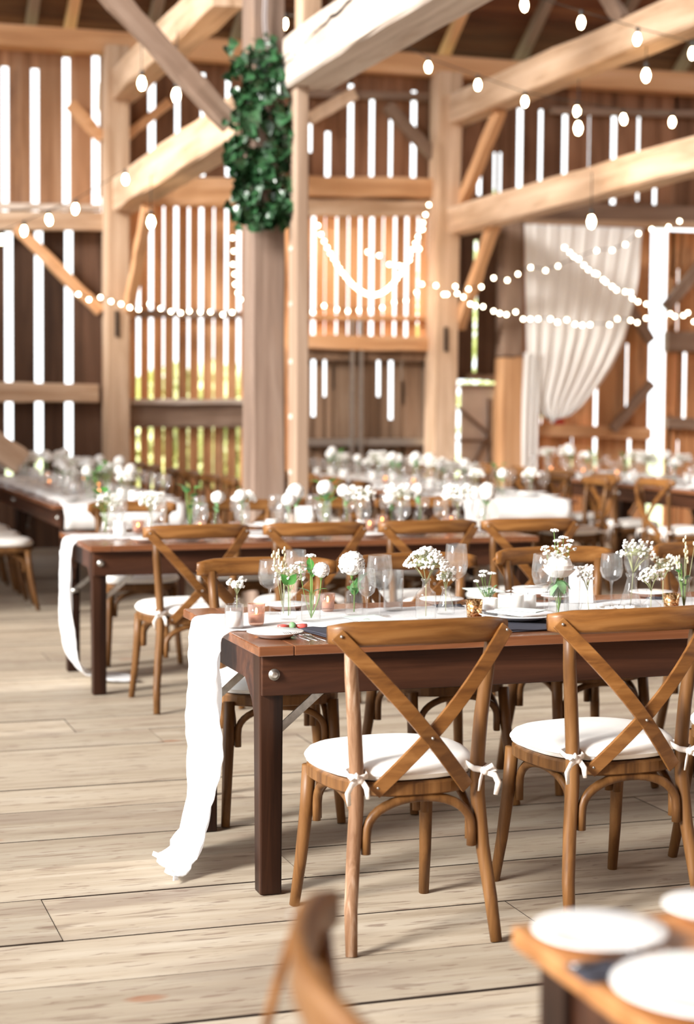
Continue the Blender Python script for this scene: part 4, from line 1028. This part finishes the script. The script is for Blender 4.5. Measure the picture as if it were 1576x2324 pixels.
def dress(line, name, n, perp, wid, seed, plates=True, dens=1.0, far=True):
    """line: (start, end) of the table centre; flowers, bottles and lights along it, place settings on both sides"""
    random.seed(seed); a, b = Vector(line[0]), Vector(line[1]); pv = Vector(perp)
    for i in range(n):
        t = (i + .5) / n; c = a.lerp(b, t); zz = H + .012
        def sp_(k): return c + pv * U(-.22, .22) + (b - a).normalized() * U(-.1, .1) + Vector((0, 0, zz))
        for j in range(2):
            q = sp_(0); kb = random.choice(('bottle', 'bud')); put(kb, q, 'clear bud vase among the flowers on ' + name, 'bud vases on ' + name)
            kf = random.choice(('carn', 'carn2', 'spr', 'spr', 'spr2', 'grn', 'carn'))
            lab = {'carn': 'white carnation standing in the blurred flowers on ', 'carn2': 'white carnation standing in the blurred flowers on ', 'spr': 'spray of white baby\'s breath on ', 'spr2': 'spray of white baby\'s breath on ', 'grn': 'green leafy stem on '}[kf]
            put(kf, q, lab + name, {'c': 'carnations on ', 's': 'white sprays on ', 'g': 'green stems on '}[kf[0]] + name, sc=U(1.0, 1.35))
        put(random.choice(('pil', 'pil', 'vot')), sp_(0), 'small white candle or votive on ' + name, 'candles on ' + name)
        put('glass', c + pv * (wid * .36) + Vector((0, 0, H + .004)) + (b - a).normalized() * .08, 'wine glass in the blurred settings on ' + name, 'wine glasses on ' + name)
        put('glass', c - pv * (wid * .36) + Vector((0, 0, H + .004)) - (b - a).normalized() * .08, 'wine glass in the blurred settings on ' + name, 'wine glasses on ' + name)
    if plates:
        L = (b - a).length; k = int(L / .62); d = (b - a).normalized(); ang = math.atan2(pv.y, pv.x) - PI / 2
        for i in range(k):
            c = a + d * (.42 + .62 * i)
            for s in (-1, 1):
                q = c + pv * (s * (wid * .5 - .15)) + Vector((0, 0, H + .008))
                put('plate', q, 'white dinner plate laid along the side of ' + name, 'dinner plates on ' + name)
                put('nap', q + Vector((0, 0, .019)), 'white folded napkin on a plate on ' + name, 'napkins on ' + name, rz=ang)
                put('splate', q - d * .23 + pv * s * .03 - Vector((0, 0, .004)), 'small white side plate on ' + name, 'side plates on ' + name)
dress(((1.62, 9.28, 0), (3.85, 9.28, 0)), 'the second table', 10, (0, 1, 0), 1.0, 101)
dress(((2.33, 12.3, 0), (2.33, 17.0, 0)), 'the left long table', 15, (1, 0, 0), 1.0, 102)
dress(((5.21, 12.05, 0), (5.21, 16.8, 0)), 'the middle long table', 15, (1, 0, 0), 1.0, 103)
dress(((7.69, 12.0, 0), (7.69, 16.7, 0)), 'the right long table', 13, (1, 0, 0), 1.0, 104)
random.seed(55)
q = G(637, 1192, H); o = put('card', (q.x, min(9.45, q.y), H + .075), 'white card standing on the second table, left of the flowers', 'c1', rz=0); o.rotation_euler = (math.radians(85), 0, 0); o.scale = (1, 1, 1); del o['group']
q = G(1015, 1185, H); o = put('card', (q.x, min(9.5, q.y), H + .075), 'white card standing on the second table, between two bouquets', 'c1', rz=0); o.rotation_euler = (math.radians(85), 0, .1); del o['group']
t = empty('arched_sign', (W(1105, 1180, 9.4).x, 9.4, H + .006), 0, 'pale arched sign standing on the right part of the second table', 'sign')
m = MB(); n = 14; pr = [(-.075, 0), (.075, 0)] + [(.075 * math.cos(PI * i / n), .09 + .075 * math.sin(PI * i / n)) for i in range(n + 1)]
k = len(pr); m.add([(x, 0, z) for x, z in pr] + [(x, .006, z) for x, z in pr], [tuple(range(k)), tuple(range(2 * k - 1, k - 1, -1))] + [(i, (i + 1) % k, k + (i + 1) % k, k + i) for i in range(k)]); m.build('panel', M['china2'], t)
m = MB(); m.box(-.04, .04, -.01, .025, -.002, .01); m.build('foot', M['china2'], t)
for o in list(PR.values()):
    for c in [o] + CH.get(o.name, []): bpy.data.objects.remove(c)

# ================================================================== DRAPE
def drape():
    y = YW - .42; zt = W(1300, 512, y).z
    xs = lambda px, py: W(px, py, y).x
    def L(v): return xs(lerp(1190, 1200, v / .88) if v < .88 else lerp(1200, 1250, ((v - .88) / .12) ** 1.6), 700)
    Rp = [(0, 1458), (.325, 1438), (.58, 1411), (.72, 1385), (.8, 1364), (.87, 1344), (.93, 1322), (.975, 1296), (1, 1262)]
    def Rr(v):
        for (a, pa), (b, pb) in zip(Rp, Rp[1:]):
            if v <= b: return xs(lerp(pa, pb, (v - a) / (b - a)), 700)
    zb = W(1250, 955, y).z
    def fn(u, v):
        l, r = L(v), Rr(v); x = lerp(l, r, u); z = lerp(zt, zb, v)
        ph = u * 46 + 6 * math.sin(v * 1.3) * u
        return (x, y + (.013 * math.sin(ph) * (.6 + .6 * v)) + .006 * math.sin(ph * 2.3 + 1) - .16 * math.sin(PI * min(1, v)) * u * .5, z + (.03 * math.sin(u * 9) if v == 1 else 0))
    m = MB(); m.grid(fn, 110, 40)
    x0, x1 = xs(1188, 700), xs(1222, 700); za = W(1200, 800, y).z
    m.grid(lambda u, v: (lerp(x0, x1, u) - .01 * math.sin(v * 3), y - .03 + .02 * math.sin(u * 16 + v * 3), lerp(za, .55, v)), 16, 20)
    o = m.build('drape', M['drape'], solid=.003)
    return tag(o, 'sheer off-white drape swooping from the beam on the right', 'curtain')
drape()
# small things on the back wall
m = MB(); m.box(-.06, .06, -.01, .02, -.05, .05)
tag(m.build('red_painted_board', M['redpaint'], loc=W(1270, 962, 17.8)), 'small dark red painted board behind the lower tip of the drape', 'board')
m = MB(); q0, q1 = V(-60, 965, 1.02), V(52, 1052, 1.02)
beam('handrail', W(-60, 975, 15.2), W(50, 1050, 15.2), .2, .22, M['beam'], 'sloping tan board at the left edge behind the long table', 'board')

# ================================================================== IVY AND CABLE ON THE CENTRAL POST
def ivy():
    random.seed(17); root = empty('ivy_garland', (3.4, 12.29, 3.4), label='dark green ivy garland wrapped round the top of the central post', cat='ivy')
    m = MB(); f = MB(); yf = 12.28
    strands = [[(585, 115), (560, 170), (545, 230), (540, 300), (555, 380), (545, 440), (560, 495)], [(605, 110), (600, 160), (590, 200), (565, 240), (535, 270), (530, 330), (545, 400)],
               [(590, 125), (612, 170), (608, 230), (622, 290), (632, 340), (618, 400), (640, 440)], [(625, 330), (590, 370), (560, 400), (545, 440), (585, 480), (600, 500)], [(530, 130), (545, 180), (570, 200), (600, 190)],
               [(540, 350), (575, 375), (610, 400), (560, 420), (535, 450), (545, 500)], [(640, 430), (625, 460), (635, 480)], [(575, 500), (620, 475), (638, 485)], [(620, 250), (632, 300), (640, 360)]]
    for st in strands:
        pts = []
        for px, py in st: q = W(px, py, yf - .03); pts.append(q - Vector((3.4, 12.29, 3.4)) + Vector((0, U(-.05, .0), 0)))
        pts = smooth(pts, 2); m.tube(pts, .007, 6)
        for p in pts:
            for k in range(3 if p.z > -.6 else 2):
                c = p + Vector((U(-.085, .085), U(-.11, .02), U(-.075, .075))); s = U(.055, .11)
                d = Vector((U(-.8, .8), U(-.9, .1), U(-1.1, .25))).normalized(); sd_ = d.cross(Vector((0, 1, U(-.5, .5)))).normalized(); nn = sd_.cross(d)
                o5 = [(0, 0), (.42, .12), (.5, .42), (.28, .72), (0, 1.05), (-.28, .72), (-.5, .42), (-.42, .12)]
                vs = [c + sd_ * (a * s) + d * (b * s) + nn * (-.22 * s * abs(a) * 2) for a, b in o5] + [c + d * (.42 * s) + nn * .06 * s]
                f.add(vs, [(i, (i + 1) % 8, 8) for i in range(8)])
    m.build('vine', M['bark'], root); o = f.build('leaves', M['ivy'], root); o['kind'] = 'stuff'
ivy()
m = MB()
for dx in (0, .022): m.tube(smooth([W(604 + dx * 250, -60, 12.27), W(600 + dx * 250, 0, 12.27), W(598 + dx * 260, 50, 12.27), W(602 + dx * 300, 90, 12.27), W(608 + dx * 250, 118, 12.27)], 2), .009, 6)
tag(m.build('electric_cable', M['greycable']), 'pair of grey electric cables running down into the ivy', 'cable')

# ================================================================== STRING LIGHTS
def bulbmesh(r, ln, mat, name):
    m = MB(); m.lathe([(.0001, -ln), (r * .55, -ln * .92), (r * .95, -ln * .62), (r, -ln * .45), (r * .6, -ln * .12), (r * .34, 0)], 12)
    return m
edis = bulbmesh(.025, .09, 'bulb', 'bulb'); fair = MB().ball((0, 0, 0), .0165, 10, 7)
EO = edis.build('bulb', M['bulb'], loc=(0, 0, -30)); FO = fair.build('bulb', M['fairy'], loc=(0, 0, -30))
def string(pts, big, label, extra=None, ends=True, cordr=.004):
    """pts: world points of the bulbs in order; one cord, each bulb a part"""
    r = empty('string_lights', pts[0], label=label, cat='string lights'); o0 = Vector(pts[0])
    up = Vector((0, 0, .035 if big else .012)); m = MB(); c = [Vector(p) - o0 + up for p in pts]
    m.tube(c if len(c) > 1 else [c[0], c[0] + Vector((0, 0, .3))], cordr, 5); m.build('cord', M['rubber'], r)
    for p in pts:
        b = (EO if big else FO).copy(); COL.objects.link(b); b.parent = r; b.location = Vector(p) - o0; b.rotation_euler = (U(-.15, .15), U(-.15, .15), 0)
        if big:
            k = MB(); 
    if big:
        for p in pts:
            k = MB(); q = Vector(p) - o0; k.lathe([(.011, -.006), (.014, .0), (.014, .035), (.008, .045)], 8, tuple(q)); k.build('socket', M['rubber'], r)
    return r
def px_string(lst, y, big, label, ys=None, dz=0):
    pts = []
    for i, (px, py) in enumerate(lst):
        yy = y if ys is None else lerp(y, ys, i / max(1, len(lst) - 1)); p = W(px, py, yy); p.z += dz; pts.append(p)
    return string(pts, big, label)
def lerpl(a, b, n): return [(lerp(a[0], b[0], i / n), lerp(a[1], b[1], i / n)) for i in range(n)]
E1 = .035
px_string([(648, 52), (755, 70), (862, 92), (972, 150), (1085, 190), (1192, 228), (1310, 250), (1415, 268), (1527, 275)], 14.2, True, 'string of large warm bulbs looping under the right roof timbers', dz=E1)
px_string([(1120, -30), (1190, 8), (1320, 48), (1448, 86), (1573, 118)], 11.5, True, 'string of large warm bulbs high in the upper right corner', dz=E1)
px_string([(-50, 570), (5, 540), (55, 520), (110, 495), (172, 470), (285, 403)], 15.5, True, 'string of warm bulbs rising to the left post', dz=.03)
px_string([(403, 175), (460, 238), (517, 180), (517, 210)][:1], 14.0, True, 'single warm bulb near the diagonal strut', dz=.03)
EO['dummy'] = 1
def pendant(px, py, y, label, ln=.35):
    p = W(px, py, y) + Vector((0, 0, .05)); r = empty('pendant_bulb', p, label=label, cat='light bulb')
    b = EO.copy(); COL.objects.link(b); b.parent = r; b.location = (0, 0, 0); b.scale = (1.25, 1.25, 1.2)
    if 'dummy' in b: del b['dummy']
    m = MB(); m.lathe([(.013, -.006), (.017, .0), (.017, .045), (.008, .055)], 8); m.build('socket', M['rubber'], r)
    m = MB(); m.tube([(0, 0, .05), (0, 0, ln)], .004, 5); m.build('cord', M['rubber'], r)
pendant(322, 188, 14.5, 'warm hanging bulb below the upper left tie beam'); pendant(400, 215, 14.0, 'warm hanging bulb under the diagonal strut'); pendant(343, 503, 15.2, 'warm hanging bulb below the lower left tie beam')
pendant(1467, 170, 13.2, 'warm hanging bulb under the upper right tie beam'); pendant(1313, 290, 13.6, 'warm hanging bulb between the two right tie beams'); pendant(1343, 502, 13.4, 'warm hanging bulb in front of the drape')
del EO['dummy']
YF = 17.0
px_string([(178, 668), (202, 680), (228, 675), (252, 684), (275, 690), (295, 698), (315, 702), (340, 690), (365, 700), (388, 707), (410, 710), (430, 706), (455, 708), (478, 708), (506, 714), (527, 709)], YF, False, 'strand of small lights crossing left of the central post')
px_string([(528, 540), (531, 570), (529, 600), (533, 622), (534, 645), (540, 665), (546, 680)], YF, False, 'short vertical strand of small lights beside the central post')
sw = []
for i in range(40):
    t = i / 39; sw.append((lerp(722, 972, t) + 8 * math.sin(t * PI), lerp(512, 465, t) + (180 if t < .5 else 180) * math.sin(PI * t) ** .85))
sw[-1] = (974, 465)
px_string(sw, YF, False, 'dense hanging swag of small lights over the sliding door')
px_string([(835, 572), (861, 580), (884, 600), (907, 603), (930, 590), (952, 565), (960, 520)], YF + .3, False, 'thin strand of small lights inside the bright swag')
px_string([(710, 708), (736, 694), (765, 702), (790, 706), (815, 704), (842, 702), (868, 698), (895, 686), (922, 682), (946, 664), (958, 645), (990, 648)], YF + .4, False, 'strand of small lights above the sliding door lintel')
px_string([(1008, 668), (1015, 668), (1038, 666), (1052, 674), (1068, 690), (1080, 694), (1097, 696), (1121, 706), (1135, 711), (1150, 714), (1171, 708), (1188, 724), (1204, 724), (1222, 724), (1250, 724), (1266, 731), (1287, 726), (1306, 736), (1322, 738), (1340, 737), (1384, 737), (1402, 724), (1432, 727), (1447, 732), (1467, 722), (1508, 718), (1522, 712), (1532, 718), (1552, 716), (1562, 710), (1576, 730)], YF - .2, False, 'long low strand of small lights crossing before the drape')
px_string([(1034, 650), (1064, 656), (1093, 651), (1121, 631), (1152, 636), (1176, 622), (1205, 607), (1239, 614), (1267, 604), (1355, 569), (1390, 568), (1420, 555), (1450, 530), (1480, 520), (1518, 515), (1543, 502)], YF - .4, False, 'upper strand of small lights rising to the right past the drape')
px_string([(1282, 562), (1294, 573), (1303, 582), (1314, 588), (1326, 602), (1336, 612), (1350, 620), (1356, 622), (1370, 635), (1376, 640), (1390, 650), (1400, 658), (1420, 662), (1432, 664), (1436, 677), (1449, 685), (1468, 690), (1480, 700)], YF - .6, False, 'strand of small lights falling across the drape to the doorway gap')
bpy.data.objects.remove(EO); bpy.data.objects.remove(FO)

# ------------------------------------------------------------------ light
w = bpy.data.worlds.new('daylight'); SC.world = w; w.use_nodes = True
bg = w.node_tree.nodes['Background']; bg.inputs[0].default_value = (.95, .985, 1, 1); bg.inputs[1].default_value = 2.35
sd = bpy.data.lights.new('daylight_sun', 'SUN'); sd.energy = 6.4; sd.angle = math.radians(16); sd.color = (1, .965, .91)
so = bpy.data.objects.new('daylight_sun', sd); COL.objects.link(so)
so.rotation_euler = Vector((.86, .38, -.44)).to_track_quat('-Z', 'Y').to_euler()

# ------------------------------------------------------------------ camera
cd = bpy.data.cameras.new('camera'); cam = bpy.data.objects.new('camera', cd); COL.objects.link(cam)
cd.sensor_fit = 'VERTICAL'; cd.sensor_height = 36; cd.lens = FPX / 2324 * 36
cam.matrix_world = Matrix.Translation((0, 0, EYE)) @ Matrix.Rotation(-TH, 4, 'Z') @ Matrix.Rotation(PI / 2 - PITCH, 4, 'X') @ Matrix.Rotation(ROLL, 4, 'Z')
cd.dof.use_dof = True; cd.dof.focus_distance = 5.4; cd.dof.aperture_fstop = 2.3; cd.clip_start = .05; cd.clip_end = 200
SC.camera = cam
SC.view_settings.view_transform = 'Standard'; SC.view_settings.look = 'None'; SC.view_settings.exposure = 0.34; SC.view_settings.gamma = 1; SC.view_settings.use_curve_mapping = False
SC.cycles.use_denoising = True; SC.cycles.max_bounces = 7; SC.cycles.transparent_max_bounces = 24; SC.cycles.diffuse_bounces = 4; SC.cycles.glossy_bounces = 3; SC.cycles.use_adaptive_sampling = True; SC.cycles.adaptive_threshold = .03
SC.cycles.caustics_reflective = False; SC.cycles.caustics_refractive = False; SC.cycles.sample_clamp_indirect = 8
